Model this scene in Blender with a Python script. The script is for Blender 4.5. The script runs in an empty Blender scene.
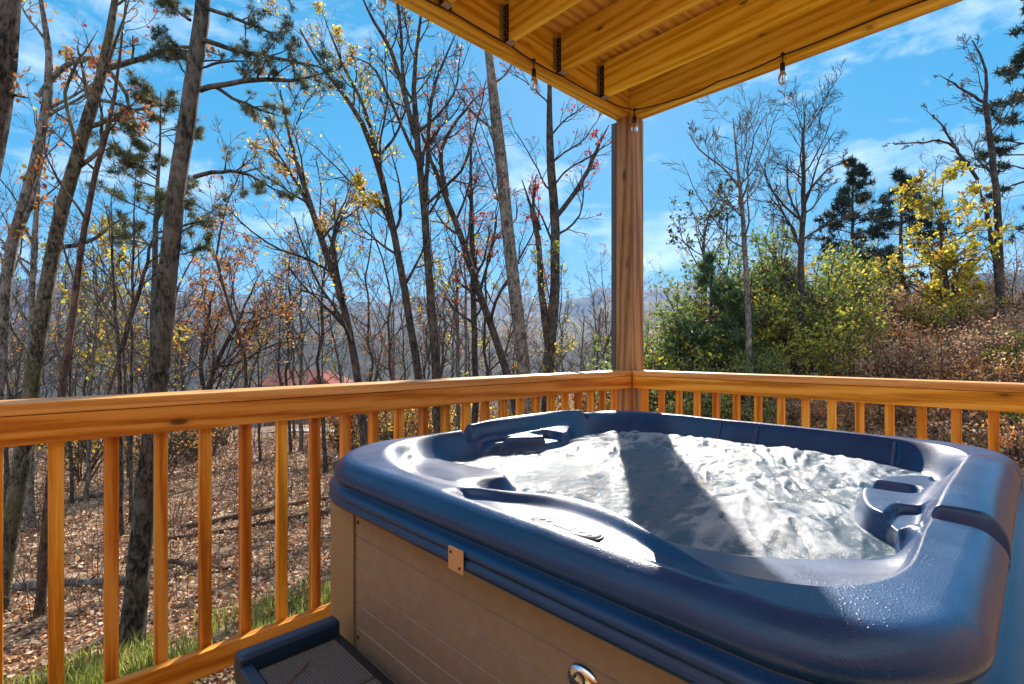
import bpy, bmesh, math, random
import numpy as np
from mathutils import Vector
random.seed(7)
SC = bpy.context.scene
COL = SC.collection
R = math.radians

# ------------------------------------------------------------------ frames
CAMZ = 1.227
FPX = 508.0
HORY = 349.0
YAW = R(43.84)                       # deck X axis against world X
CU = np.array([math.cos(YAW), math.sin(YAW), 0.0])
CN = np.array([-math.sin(YAW), math.cos(YAW), 0.0])
ORG = CU * 3.25 + CN * 2.10          # corner post, seen from the camera spot at the origin


def d2w(p):
    p = np.asarray(p, float)
    return ORG + CU * p[0] + CN * p[1] + np.array([0, 0, p[2]])


def w2d(x, y):
    rx, ry = x - ORG[0], y - ORG[1]
    return rx * CU[0] + ry * CU[1], rx * CN[0] + ry * CN[1]


# ------------------------------------------------------------------ noise
def _hash(i, j, s):
    n = (i * 374761393 + j * 668265263 + s * 362437) & 0xFFFFFFFF
    n = ((n ^ (n >> 13)) * 1274126177) & 0xFFFFFFFF
    n = n ^ (n >> 16)
    return (n & 0xFFFF) / 65535.0


def vnoise(x, y, s=0):
    x = np.asarray(x, float); y = np.asarray(y, float)
    xi = np.floor(x).astype(np.int64); yi = np.floor(y).astype(np.int64)
    fx = x - xi; fy = y - yi
    fx = fx * fx * (3 - 2 * fx); fy = fy * fy * (3 - 2 * fy)
    a = _hash(xi, yi, s); b = _hash(xi + 1, yi, s); c = _hash(xi, yi + 1, s); d = _hash(xi + 1, yi + 1, s)
    return (a * (1 - fx) + b * fx) * (1 - fy) + (c * (1 - fx) + d * fx) * fy


def fbm(x, y, oct=4, s=0, gain=.5):
    v = 0; a = 1; t = 0
    for o in range(oct):
        v = v + a * vnoise(x * 2 ** o + 17.3 * o, y * 2 ** o - 9.1 * o, s + o); t += a; a *= gain
    return v / t


def smooth(a, b, x):
    t = np.clip((np.asarray(x, float) - a) / (b - a), 0, 1)
    return t * t * (3 - 2 * t)


# ------------------------------------------------------------------ objects
def tag(o, label=None, cat=None, group=None, kind=None):
    if label: o['label'] = label
    if cat: o['category'] = cat
    if group: o['group'] = group
    if kind: o['kind'] = kind
    return o


BASE = {}


def deck_thing(name, label, cat, base=(0, 0, 0), group=None):
    """Empty at the thing's base, in the deck's own axes."""
    o = bpy.data.objects.new(name, None); COL.objects.link(o)
    o.location = d2w(base); o.rotation_euler = (0, 0, YAW); o.empty_display_size = .1
    BASE[o.name] = np.array(base, float)
    return tag(o, label, cat, group)


def world_thing(name, label, cat, base=(0, 0, 0), group=None):
    o = bpy.data.objects.new(name, None); COL.objects.link(o)
    o.location = base; o.empty_display_size = .1
    BASE[o.name] = np.array(base, float)
    return tag(o, label, cat, group)


def root_of(o):
    while o.parent: o = o.parent
    return o


def new_obj(name, me, mats, parent=None):
    for m in (mats if isinstance(mats, (list, tuple)) else [mats]): me.materials.append(m)
    o = bpy.data.objects.new(name, me); COL.objects.link(o)
    if parent is not None: o.parent = parent
    return o


def np_mesh(name, V, F, smooth_=True, mi=None):
    """V (n,3); F list of int arrays (each (k,3) or (k,4))."""
    V = np.asarray(V, np.float32)
    if not isinstance(F, list): F = [F]
    F = [np.asarray(f, np.int32) for f in F if len(f)]
    me = bpy.data.meshes.new(name)
    nl = sum(f.size for f in F); nf = sum(len(f) for f in F)
    me.vertices.add(len(V)); me.vertices.foreach_set('co', V.ravel())
    me.loops.add(nl); me.loops.foreach_set('vertex_index', np.concatenate([f.ravel() for f in F]))
    me.polygons.add(nf)
    tot = np.concatenate([np.full(len(f), f.shape[1], np.int32) for f in F])
    st = np.concatenate([[0], np.cumsum(tot)[:-1]]).astype(np.int32)
    me.polygons.foreach_set('loop_start', st)
    try: me.polygons.foreach_set('loop_total', tot)
    except Exception: pass
    me.polygons.foreach_set('use_smooth', np.full(nf, bool(smooth_)))
    if mi is not None: me.polygons.foreach_set('material_index', np.asarray(mi, np.int32))
    me.update(calc_edges=True)
    return me


def np_part(name, V, F, mats, thing=None, parent=None, smooth_=True, mi=None):
    """V given in the frame of the thing's zero (deck or world); shifted to the thing's base."""
    V = np.asarray(V, float)
    par = parent if parent is not None else thing
    if par is not None:
        V = V - BASE[root_of(par).name]
    return new_obj(name, np_mesh(name, V, F, smooth_, mi), mats, par)


def bm_part(name, bm, mats, thing, parent=None, smooth_=False):
    b = BASE[thing.name]
    for v in bm.verts: v.co -= Vector(b)
    me = bpy.data.meshes.new(name); bm.to_mesh(me); bm.free()
    if smooth_:
        for p in me.polygons: p.use_smooth = True
    return new_obj(name, me, mats, parent if parent is not None else thing)


def bm_box(bm, lo, hi, bev=.003, seg=2):
    lo = Vector(lo); hi = Vector(hi)
    r = bmesh.ops.create_cube(bm, size=1.0)
    for v in r['verts']:
        v.co = Vector(((lo[i] + hi[i]) / 2 + v.co[i] * (hi[i] - lo[i]) for i in range(3)))
    if bev > 0:
        es = list({e for v in r['verts'] for e in v.link_edges})
        bmesh.ops.bevel(bm, geom=es, offset=bev, segments=seg, affect='EDGES', profile=.6)
    return bm


def box_part(name, lo, hi, mat, thing, parent=None, bev=.003, seg=2):
    return bm_part(name, bm_box(bmesh.new(), lo, hi, bev, seg), mat, thing, parent)


def bm_cyl(bm, c, r, h, axis='Z', n=16, r2=None):
    from mathutils import Matrix
    rot = {'Z': Matrix.Identity(4), 'X': Matrix.Rotation(R(90), 4, 'Y'), 'Y': Matrix.Rotation(R(90), 4, 'X')}[axis]
    bmesh.ops.create_cone(bm, cap_ends=True, segments=n, radius1=r, radius2=r if r2 is None else r2, depth=h,
                          matrix=Matrix.Translation(Vector(c)) @ rot)


def tube_np(pts, rad, k=8, cap=True):
    """one tube along pts -> V, [quads]"""
    P = np.asarray(pts, float)[None]; Rr = np.broadcast_to(np.asarray(rad, float), (1, P.shape[1]))
    V, F = tubes(P, Rr, k)
    return V, F


def tubes(P, Rr, k):
    B, m, _ = P.shape
    T = np.gradient(P, axis=1)
    T /= np.maximum(np.linalg.norm(T, axis=2, keepdims=True), 1e-9)
    mean = T.mean(axis=1, keepdims=True)
    ref = np.where(np.abs(mean[..., 2:3]) > .75, np.array([1.0, 0, 0]), np.array([0, 0, 1.0]))
    U = np.cross(T, np.broadcast_to(ref, T.shape)); U /= np.maximum(np.linalg.norm(U, axis=2, keepdims=True), 1e-9)
    W = np.cross(T, U)
    a = np.arange(k) * 2 * math.pi / k
    V = P[:, :, None, :] + Rr[:, :, None, None] * (U[:, :, None, :] * np.cos(a)[None, None, :, None] + W[:, :, None, :] * np.sin(a)[None, None, :, None])
    V = V.reshape(-1, 3)
    b = (np.arange(B) * m * k)[:, None, None]; j = (np.arange(m - 1) * k)[None, :, None]; i = np.arange(k)[None, None, :]
    i2 = (i + 1) % k
    F = np.stack([b + j + i, b + j + i2, b + j + k + i2, b + j + k + i], axis=-1).reshape(-1, 4)
    return V, F


def merge(parts):
    Vs, Fs, o = [], {}, 0
    for V, F in parts:
        if not isinstance(F, list): F = [F]
        for f in F:
            if len(f): Fs.setdefault(f.shape[1], []).append(np.asarray(f) + o)
        Vs.append(V); o += len(V)
    return np.concatenate(Vs), [np.concatenate(Fs[k]) for k in sorted(Fs)]


# ------------------------------------------------------------------ materials
def mat(name):
    m = bpy.data.materials.new(name); m.use_nodes = True
    nt = m.node_tree; b = nt.nodes['Principled BSDF']
    return m, nt, b


def nd(nt, typ, **kw):
    n = nt.nodes.new(typ)
    for k, v in kw.items():
        if k.startswith('i_'):
            key = k[2:]
            key = int(key) if key.isdigit() else key.replace('_', ' ')
            n.inputs[key].default_value = v
        else: setattr(n, k, v)
    return n


def ramp(nt, stops, interp='LINEAR'):
    n = nt.nodes.new('ShaderNodeValToRGB'); cr = n.color_ramp; cr.interpolation = interp
    while len(cr.elements) > len(stops): cr.elements.remove(cr.elements[-1])
    while len(cr.elements) < len(stops): cr.elements.new(.5)
    for e, (p, c) in zip(cr.elements, stops):
        e.position = p; e.color = (*c, 1) if len(c) == 3 else c
    return n


def mixc(nt, fac, a, b, mode='MIX'):
    n = nt.nodes.new('ShaderNodeMix'); n.data_type = 'RGBA'; n.blend_type = mode
    for sock, v in ((n.inputs[0], fac), (n.inputs[6], a), (n.inputs[7], b)):
        if hasattr(v, 'is_linked'): nt.links.new(v, sock)
        elif isinstance(v, (int, float)): sock.default_value = v
        else: sock.default_value = (*v, 1) if len(v) == 3 else v
    return n.outputs[2]


def mathn(nt, op, a, b=None, clamp=False):
    n = nt.nodes.new('ShaderNodeMath'); n.operation = op; n.use_clamp = clamp
    for sock, v in ((n.inputs[0], a), (n.inputs[1], b)):
        if v is None: continue
        if hasattr(v, 'is_linked'): nt.links.new(v, sock)
        else: sock.default_value = v
    return n.outputs[0]


def simple(name, col, rough=.5, metal=0, spec=None, bump=0, bscale=60, vary=0):
    m, nt, b = mat(name)
    b.inputs['Base Color'].default_value = (*col, 1); b.inputs['Roughness'].default_value = rough
    b.inputs['Metallic'].default_value = metal
    if spec is not None: b.inputs['Specular IOR Level'].default_value = spec
    if bump or vary:
        tc = nd(nt, 'ShaderNodeTexCoord'); n = nd(nt, 'ShaderNodeTexNoise', i_Scale=bscale, i_Detail=5.0)
        nt.links.new(tc.outputs['Object'], n.inputs['Vector'])
        if bump:
            bp = nd(nt, 'ShaderNodeBump', i_Strength=bump, i_Distance=.004)
            nt.links.new(n.outputs[0], bp.inputs['Height']); nt.links.new(bp.outputs[0], b.inputs['Normal'])
        if vary:
            r = ramp(nt, [(.3, tuple(c * (1 - vary) for c in col)), (.7, tuple(min(1, c * (1 + vary)) for c in col))])
            nt.links.new(n.outputs[0], r.inputs[0]); nt.links.new(r.outputs[0], b.inputs['Base Color'])
    return m


def wood(name, axis, dark, mid, light, knot=(.09, .035, .012), rough=.5, knots=1.0, ring=9.0, weather=0.0, spec=.22):
    """sawn softwood with grain along one local axis"""
    m, nt, b = mat(name)
    L = nt.links.new
    tc = nd(nt, 'ShaderNodeTexCoord'); oi = nd(nt, 'ShaderNodeObjectInfo')
    off = nd(nt, 'ShaderNodeVectorMath', operation='ADD')
    rr = nd(nt, 'ShaderNodeVectorMath', operation='SCALE'); rr.inputs[0].default_value = (7.3, 5.1, 9.7)
    L(oi.outputs['Random'], rr.inputs['Scale'])
    L(tc.outputs['Object'], off.inputs[0]); L(rr.outputs[0], off.inputs[1])
    sc = [1.0, 1.0, 1.0]; sc['XYZ'.index(axis)] = .045
    mp = nd(nt, 'ShaderNodeMapping'); mp.inputs['Scale'].default_value = sc
    L(off.outputs[0], mp.inputs['Vector'])
    # slow wander of the rings along the board
    w1 = nd(nt, 'ShaderNodeTexNoise', i_Scale=9.0, i_Detail=2.0); L(mp.outputs[0], w1.inputs['Vector'])
    dst = nd(nt, 'ShaderNodeVectorMath', operation='SCALE'); dst.inputs['Scale'].default_value = .055
    L(w1.outputs['Color'], dst.inputs[0])
    add = nd(nt, 'ShaderNodeVectorMath', operation='ADD'); L(mp.outputs[0], add.inputs[0]); L(dst.outputs[0], add.inputs[1])
    wv = nd(nt, 'ShaderNodeTexWave', wave_type='BANDS', bands_direction='DIAGONAL', wave_profile='SIN', i_Scale=ring, i_Distortion=4.5, i_Detail=2.0, i_Detail_Scale=1.5)
    L(add.outputs[0], wv.inputs['Vector'])
    fine = nd(nt, 'ShaderNodeTexNoise', i_Scale=110.0, i_Detail=5.0, i_Roughness=.7); L(mp.outputs[0], fine.inputs['Vector'])
    big = nd(nt, 'ShaderNodeTexNoise', i_Scale=5.0, i_Detail=3.0); L(mp.outputs[0], big.inputs['Vector'])
    v = mathn(nt, 'ADD', mathn(nt, 'MULTIPLY', wv.outputs['Fac'], .26), mathn(nt, 'MULTIPLY', fine.outputs[0], .60))
    v = mathn(nt, 'ADD', v, mathn(nt, 'MULTIPLY', big.outputs[0], .20))
    rp = ramp(nt, [(.40, light), (.54, mid), (.69, dark)]); L(v, rp.inputs[0])
    # knots
    mk = nd(nt, 'ShaderNodeMapping'); s2 = [6.5, 6.5, 6.5]; s2['XYZ'.index(axis)] = 2.6
    mk.inputs['Scale'].default_value = s2; L(off.outputs[0], mk.inputs['Vector'])
    vo = nd(nt, 'ShaderNodeTexVoronoi', i_Scale=1.0, i_Randomness=1.0); L(mk.outputs[0], vo.inputs['Vector'])
    kn = ramp(nt, [(.0, (1, 1, 1)), (.07 * knots, (.85, .85, .85)), (.10 * knots, (.25, .25, .25)), (.17 * knots, (0, 0, 0))]); L(vo.outputs['Distance'], kn.inputs[0])
    c = mixc(nt, kn.outputs[0], rp.outputs[0], knot)
    hs = nd(nt, 'ShaderNodeHueSaturation'); L(c, hs.inputs['Color'])
    L(mathn(nt, 'ADD', mathn(nt, 'MULTIPLY', oi.outputs['Random'], .34), .83), hs.inputs['Value'])
    L(mathn(nt, 'ADD', mathn(nt, 'MULTIPLY', oi.outputs['Random'], .022), .494), hs.inputs['Hue'])
    out = hs.outputs[0]
    if weather:
        sn = nd(nt, 'ShaderNodeTexNoise', i_Scale=2.3, i_Detail=6.0, i_Roughness=.65); L(off.outputs[0], sn.inputs['Vector'])
        sr = ramp(nt, [(.45, (0, 0, 0)), (.75, (1, 1, 1))]); L(sn.outputs[0], sr.inputs[0])
        out = mixc(nt, mathn(nt, 'MULTIPLY', sr.outputs[0], weather), out, tuple(.45 * d + .02 for d in dark))
    L(out, b.inputs['Base Color'])
    b.inputs['Roughness'].default_value = rough; b.inputs['Specular IOR Level'].default_value = spec
    bp = nd(nt, 'ShaderNodeBump', i_Strength=.35, i_Distance=.0015); L(v, bp.inputs['Height']); L(bp.outputs[0], b.inputs['Normal'])
    return m


def leaf_mat(name, col, trans=.45, rough=.6):
    m = bpy.data.materials.new(name); m.use_nodes = True; nt = m.node_tree; nt.nodes.clear(); L = nt.links.new
    o = nd(nt, 'ShaderNodeOutputMaterial'); d = nd(nt, 'ShaderNodeBsdfPrincipled'); t = nd(nt, 'ShaderNodeBsdfTranslucent'); mx = nd(nt, 'ShaderNodeMixShader')
    g = nd(nt, 'ShaderNodeNewGeometry')
    hs = nd(nt, 'ShaderNodeHueSaturation'); hs.inputs['Color'].default_value = (*col, 1)
    L(mathn(nt, 'ADD', mathn(nt, 'MULTIPLY', g.outputs['Random Per Island'], .6), .68), hs.inputs['Value'])
    L(mathn(nt, 'ADD', mathn(nt, 'MULTIPLY', g.outputs['Random Per Island'], .03), .485), hs.inputs['Hue'])
    L(hs.outputs[0], d.inputs['Base Color']); L(hs.outputs[0], t.inputs['Color'])
    d.inputs['Roughness'].default_value = rough
    mx.inputs[0].default_value = trans
    L(d.outputs[0], mx.inputs[1]); L(t.outputs[0], mx.inputs[2]); L(mx.outputs[0], o.inputs[0])
    return m


def bark_mat(name, dark, light, moss=None, mossamt=.0, scale=1.0):
    m, nt, b = mat(name); L = nt.links.new
    tc = nd(nt, 'ShaderNodeTexCoord')
    mp = nd(nt, 'ShaderNodeMapping'); mp.inputs['Scale'].default_value = (1, 1, .42); L(tc.outputs['Object'], mp.inputs['Vector'])
    n1 = nd(nt, 'ShaderNodeTexNoise', i_Scale=52.0 * scale, i_Detail=8.0, i_Roughness=.78); L(mp.outputs[0], n1.inputs['Vector'])
    vo = nd(nt, 'ShaderNodeTexNoise', i_Scale=17.0 * scale, i_Detail=4.0, i_Distortion=1.2); L(mp.outputs[0], vo.inputs['Vector'])
    n2 = nd(nt, 'ShaderNodeTexNoise', i_Scale=5.0, i_Detail=5.0); L(tc.outputs['Object'], n2.inputs['Vector'])
    v = mathn(nt, 'ADD', mathn(nt, 'MULTIPLY', n1.outputs[0], .72), mathn(nt, 'MULTIPLY', vo.outputs[0], .34))
    rp = ramp(nt, [(.47, dark), (.60, light)]); L(v, rp.inputs[0])
    c = rp.outputs[0]
    li = ramp(nt, [(.52, (0, 0, 0)), (.66, (1, 1, 1))]); L(n2.outputs[0], li.inputs[0])
    c = mixc(nt, mathn(nt, 'MULTIPLY', li.outputs[0], .35), c, tuple(min(1, x * 1.5 + .03) for x in light))
    if moss:
        n3 = nd(nt, 'ShaderNodeTexNoise', i_Scale=2.6, i_Detail=6.0); L(tc.outputs['Object'], n3.inputs['Vector'])
        mr = ramp(nt, [(.45, (0, 0, 0)), (.62, (1, 1, 1))]); L(n3.outputs[0], mr.inputs[0])
        c = mixc(nt, mathn(nt, 'MULTIPLY', mr.outputs[0], mossamt), c, moss)
    L(c, b.inputs['Base Color']); b.inputs['Roughness'].default_value = .9; b.inputs['Specular IOR Level'].default_value = .2
    bp = nd(nt, 'ShaderNodeBump', i_Strength=.8, i_Distance=.02); L(v, bp.inputs['Height']); L(bp.outputs[0], b.inputs['Normal'])
    return m


M = {}
RAIL = ((.40, .125, .010), (.62, .225, .022), (.76, .36, .070))
ROOF = ((.58, .32, .022), (.82, .54, .052), (.90, .66, .13))
POST = ((.20, .085, .032), (.36, .185, .080), (.47, .27, .13))
for ax in 'XYZ':
    M['rail' + ax] = wood('rail_wood_' + ax.lower(), ax, *RAIL, knots=.9)
    M['roof' + ax] = wood('roof_wood_' + ax.lower(), ax, *ROOF, knots=.8)
M['cap'] = {a: wood('cap_wood_' + a.lower(), a, (.50, .18, .04), (.64, .27, .07), (.74, .37, .13), weather=.08, spec=.6, rough=.38) for a in 'XY'}
M['post'] = wood('post_wood', 'Z', *POST, knots=1.2, weather=.35)
M['decking'] = wood('decking_wood', 'X', (.40, .24, .09), (.58, .37, .16), (.66, .45, .22))
M['ceiling'] = wood('ceiling_wood', 'X', (.56, .27, .05), (.74, .42, .09), (.82, .52, .16))
M['steel'] = simple('galvanised_steel', (.50, .50, .48), .45, .9, vary=.25, bscale=80)
M['hanger'] = simple('dark_hanger', (.035, .03, .028), .6, .3)
M['black'] = simple('black_rubber', (.012, .012, .013), .55)
M['trim'] = simple('slate_trim', (.07, .075, .085), .5)
# ------------------------------------------------------------------ camera, world, sun
cam = bpy.data.cameras.new('camera'); cam.sensor_width = 36; cam.lens = 36 * FPX / 1024
cam.shift_y = (HORY - 342) / 1024; cam.clip_start = .05; cam.clip_end = 12000
co = bpy.data.objects.new('camera', cam); COL.objects.link(co)
co.location = (0, 0, CAMZ); co.rotation_euler = (R(90), 0, 0); SC.camera = co

SUN_EL, SUN_AZ = R(32), R(10)        # azimuth clockwise from +Y
wd = bpy.data.worlds.new('World'); SC.world = wd; wd.use_nodes = True
nt = wd.node_tree; L = nt.links.new
bg = nt.nodes['Background']; bg.inputs['Strength'].default_value = .10
SKYV = 1.06
sky = nd(nt, 'ShaderNodeTexSky', sky_type='NISHITA'); sky.sun_disc = False
sky.sun_elevation = SUN_EL; sky.sun_rotation = SUN_AZ
sky.air_density = 1.0; sky.dust_density = .25; sky.ozone_density = 3.0; sky.altitude = 600
tc = nd(nt, 'ShaderNodeTexCoord')
mp = nd(nt, 'ShaderNodeMapping'); mp.inputs['Scale'].default_value = (1.3, 1.3, 3.0); mp.inputs['Rotation'].default_value = (.12, .22, .4)
L(tc.outputs['Generated'], mp.inputs['Vector'])
cn = nd(nt, 'ShaderNodeTexNoise', i_Scale=2.6, i_Detail=10.0, i_Roughness=.66, i_Distortion=.25); L(mp.outputs[0], cn.inputs['Vector'])
cr = ramp(nt, [(.51, (0, 0, 0)), (.93, (1, 1, 1))]); 
sc_ = nd(nt, 'ShaderNodeSeparateColor', mode='HSV'); L(sky.outputs[0], sc_.inputs[0])
cc_ = nd(nt, 'ShaderNodeCombineColor', mode='HSV')
L(mathn(nt, 'ADD', mathn(nt, 'MULTIPLY', sc_.outputs[0], .4), .342), cc_.inputs[0])
L(mathn(nt, 'MULTIPLY', mathn(nt, 'POWER', sc_.outputs[1], .52), 1.17, True), cc_.inputs[1])
L(mathn(nt, 'MULTIPLY', mathn(nt, 'POWER', sc_.outputs[2], .26), SKYV), cc_.inputs[2])
# broken cloud: thin streaks ahead, thicker bank added unseen behind for fill light
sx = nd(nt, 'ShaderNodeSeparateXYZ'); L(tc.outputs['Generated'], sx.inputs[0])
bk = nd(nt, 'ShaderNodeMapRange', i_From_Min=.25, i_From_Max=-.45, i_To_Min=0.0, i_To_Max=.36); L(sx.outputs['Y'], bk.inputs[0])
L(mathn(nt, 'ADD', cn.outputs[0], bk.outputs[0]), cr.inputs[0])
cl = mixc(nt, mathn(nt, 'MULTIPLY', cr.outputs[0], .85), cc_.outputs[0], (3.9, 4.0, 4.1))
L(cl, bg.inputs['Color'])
sl = bpy.data.lights.new('sun', 'SUN'); sl.energy = 2.6; sl.angle = R(.53); sl.color = (1, .90, .78)
so = bpy.data.objects.new('sun', sl); COL.objects.link(so)
sd = Vector((math.sin(SUN_AZ) * math.cos(SUN_EL), math.cos(SUN_AZ) * math.cos(SUN_EL), math.sin(SUN_EL)))
so.rotation_euler = sd.to_track_quat('Z', 'Y').to_euler(); so.location = (2, 6, 9)
vs = SC.view_settings; vs.view_transform = 'Standard'; vs.look = 'None'; vs.gamma = 1; vs.use_curve_mapping = False; vs.exposure = 2.3
SC.cycles.max_bounces = 8; SC.cycles.transparent_max_bounces = 12; SC.cycles.volume_bounces = 0
SC.cycles.use_denoising = True
SC.cycles.sample_clamp_indirect = 6

# ------------------------------------------------------------------ deck floor
RH = 1.067                            # rail height
fl = deck_thing('deck_floor', 'brown wooden deck boards under the hot tub', 'floor', (-3.0, -2.0, 0)); fl['kind'] = 'structure'
bm = bmesh.new(); y = -4.6
while y < -.15:
    bm_box(bm, (-5.6, y, -.032), (-.02, y + .138, 0), .003, 1); y += .144
bm_part('floor_boards', bm, M['decking'], fl)
box_part('rim_joist', (-5.6, -.06, -.27), (-.02, -.02, -.036), M['railX'], fl)
box_part('rim_joist', (-.058, -4.6, -.27), (-.018, -.062, -.036), M['railY'], fl)

# ------------------------------------------------------------------ unseen board walls, added behind the camera to bounce warm light
M['cabin_boards'] = wood('cabin_board_wood', 'Y', (.24, .10, .035), (.38, .18, .065), (.48, .26, .11))
M['bounce_wall_boards_x'] = wood('bounce_wall_wood_x', 'X', (.24, .10, .035), (.38, .18, .065), (.48, .26, .11))
cw = deck_thing('cabin', 'honey brown boarded wall added out of view to bounce warm light', 'house', (-5.8, -4.8, 0))
for nm, ax in (('wall', 0), ('wall', 1)):
    bm = bmesh.new(); z = -.6
    while z < 3.2:
        if ax == 0: bm_box(bm, (-5.85, -4.70, z), (-5.66, .8, z + .19), .02, 2)
        else: bm_box(bm, (-5.65, -4.85, z), (1.6, -4.66, z + .19), .02, 2)
        z += .192
    bm_part(nm, bm, M['cabin_boards' if ax == 0 else 'bounce_wall_boards_x'], cw)

# ------------------------------------------------------------------ railings
CAPW, CAPT = .162, .038
lr = deck_thing('railing', 'orange wooden railing at left, in front of the leafy hillside and big pine', 'railing', (-2.6, .05, 0))
bm = bm_box(bmesh.new(), (-5.6, 0, RH - CAPT), (-.002, CAPW, RH), .006, 3); bm_part('rail_cap', bm, M['cap']['X'], lr)
box_part('top_rail', (-5.6, .004, RH - CAPT - .091), (-.003, .042, RH - CAPT - .002), M['railX'], lr)
box_part('bottom_rail', (-5.6, .004, .035), (-.003, .042, .125), M['railX'], lr)
# t = .0425, .103 ... times D : centre of the balusters seen in the photo
x0 = -3.25 + .073
k = -18
while True:
    x = x0 + k * .138
    if x > -.05: break
    if x > -5.5:
        box_part('baluster', (x - .019, .044, .05), (x + .019, .082, RH - CAPT - .002), M['railZ'], lr, bev=.003)
    k += 1
rr_ = deck_thing('railing', 'orange wooden railing at right, crossing behind the blue tub in front of the brushy bank', 'railing', (.05, -2.0, 0))
bm = bm_box(bmesh.new(), (0, -4.6, RH - CAPT), (CAPW, -.002, RH), .006, 3); bm_part('rail_cap', bm, M['cap']['Y'], rr_)
box_part('top_rail', (.004, -2.052, RH - CAPT - .091), (.042, -.003, RH - CAPT - .002), M['railY'], rr_)
box_part('top_rail', (.004, -4.6, RH - CAPT - .091), (.042, -2.056, RH - CAPT - .002), M['railY'], rr_)
box_part('bottom_rail', (.004, -4.6, .035), (.042, -.003, .125), M['railY'], rr_)
for k in range(34):
    y = -.072 - k * .1338
    box_part('baluster', (.044, y - .019, .05), (.082, y + .019, RH - CAPT - .002), M['railZ'], rr_, bev=.003)

# ------------------------------------------------------------------ corner post
BB = CAMZ + 1.745                     # underside of the beams
po = deck_thing('porch_post', 'thick square wooden post at the railing corner, holding up the roof beams', 'post', (.07, .07, -1.2))
box_part('post_timber', (0.001, .001, -1.2), (.160, .141, BB - .001), M['post'], po, bev=.006, seg=3)
box_part('trim_strip', (.002, .1435, RH + .001), (.06, .186, BB - .02), M['trim'], po)

# ------------------------------------------------------------------ upper deck
ud = deck_thing('upper_deck', 'underside of the yellow wooden upper deck with joists and beams over the tub', 'porch roof', (-.5, -.5, BB))
BT = BB + .292
box_part('beam', (-3.6, .064, BB), (.141, .1065, BT), M['roofX'], ud)
box_part('beam', (-3.6, .1095, BB - .001), (.141, .152, BT), M['roofX'], ud)
box_part('beam', (.066, -3.1, BB), (.103, .062, BT), M['roofY'], ud)
box_part('beam', (.105, -3.1, BB - .001), (.1415, .062, BT), M['roofY'], ud)
JB, JT = BB + .036, BB + .270
jx = [-.29 - .462 * i for i in range(8)]
for x in jx:
    j = box_part('joist', (x - .019, -3.1, JB), (x + .019, .062, JT), M['roofY'], ud)
    bm = bmesh.new()
    bm_box(bm, (x - .024, .026, JB - .004), (x - .0205, .061, JB + .215), .0005, 1)
    bm_box(bm, (x + .0205, .026, JB - .004), (x + .024, .061, JB + .215), .0005, 1)
    bm_box(bm, (x + .024, .0575, JB + .01), (x + .058, .0615, JB + .215), .0005, 1)
    bm_box(bm, (x - .058, .0575, JB + .01), (x - .024, .0615, JB + .215), .0005, 1)
    for q in range(8):
        for s in (-1, 1):
            nf0 = len(bm.faces); bm_cyl(bm, (x + s * (.034 if q % 2 else .049), .0565, JB + .024 + q * .021), .0052, .005, 'Y', 8)
            bm_cyl(bm, (x + s * .0245, 0.044 - .008 * (q % 2), JB + .024 + q * .021), .0045, .003, 'X', 8)
            bm.faces.ensure_lookup_table()
            for fc in bm.faces[nf0:]: fc.material_index = 1
    h = bm_part('joist_hanger', bm, [M['hanger'], M['steel']], ud, j)
    box_part('hanger_seat', (x - .024, .005, JB - .0075), (x + .024, .061, JB - .0045), M['steel'], ud, j, bev=.0005)
bm = bmesh.new(); y = -3.1
while y < .14:
    bm_box(bm, (-3.65, y, BT + .002), (.16, y + .135, BT + .034), .002, 1); y += .141
bm_part('ceiling_boards', bm, M['ceiling'], ud)

# ------------------------------------------------------------------ string lights
glass, gnt, gb = mat('clear_glass')
gb.inputs['Base Color'].default_value = (1, 1, 1, 1); gb.inputs['Roughness'].default_value = .02
gb.inputs['Transmission Weight'].default_value = 1; gb.inputs['IOR'].default_value = 1.38
M['glass'] = glass
M['filament'] = simple('filament_support', (.75, .74, .7), .4)
sl_ = deck_thing('string_lights', 'black string light cable stapled along the roof beams with hanging clear bulbs', 'string lights', (-.02, -.02, BB))


def sag(p, q, d, n=10):
    p = np.array(p); q = np.array(q); t = np.linspace(0, 1, n)[:, None]
    c = p + (q - p) * t; c[:, 2] -= d * 4 * (t[:, 0] * (1 - t[:, 0])); return c


yk, xk = .052, .054
anch = [(-3.55, yk, BB + .02), (-3.03, yk, BB + .025), (-2.04, yk, BB + .03), (-1.62, yk, BB + .034), (-1.18, yk, BB + .032), (-1.0, yk, BB + .018), (-.72, yk, BB + .026), (-.28, yk, BB + .034),
        (-.03, -.005, BB + .022), (.0, -.02, BB + .02), (xk, -.30, BB + .012), (xk, -.62, BB + .022), (xk, -1.02, BB + .03), (xk, -1.5, BB + .035), (xk, -2.05, BB + .03), (xk, -3.05, BB + .03)]
pts = [sag(anch[i], anch[i + 1], .012 if i in (1, 2, 7, 10, 11) else .005, 9)[(1 if i else 0):] for i in range(len(anch) - 1)]
V, F = tube_np(np.concatenate(pts), .0045, 6)
np_part('cable', V, F, M['black'], sl_)


def lathe(prof, c, n=20):
    prof = np.array(prof); a = np.arange(n) * 2 * math.pi / n
    V = np.stack([c[0] + prof[:, None, 0] * np.cos(a), c[1] + prof[:, None, 0] * np.sin(a), c[2] + np.repeat(prof[:, 1:2], n, 1)], -1).reshape(-1, 3)
    j = (np.arange(len(prof) - 1) * n)[:, None]; i = np.arange(n)[None]
    F = np.stack([j + i, j + (i + 1) % n, j + n + (i + 1) % n, j + n + i], -1).reshape(-1, 4)
    return V, F


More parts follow.
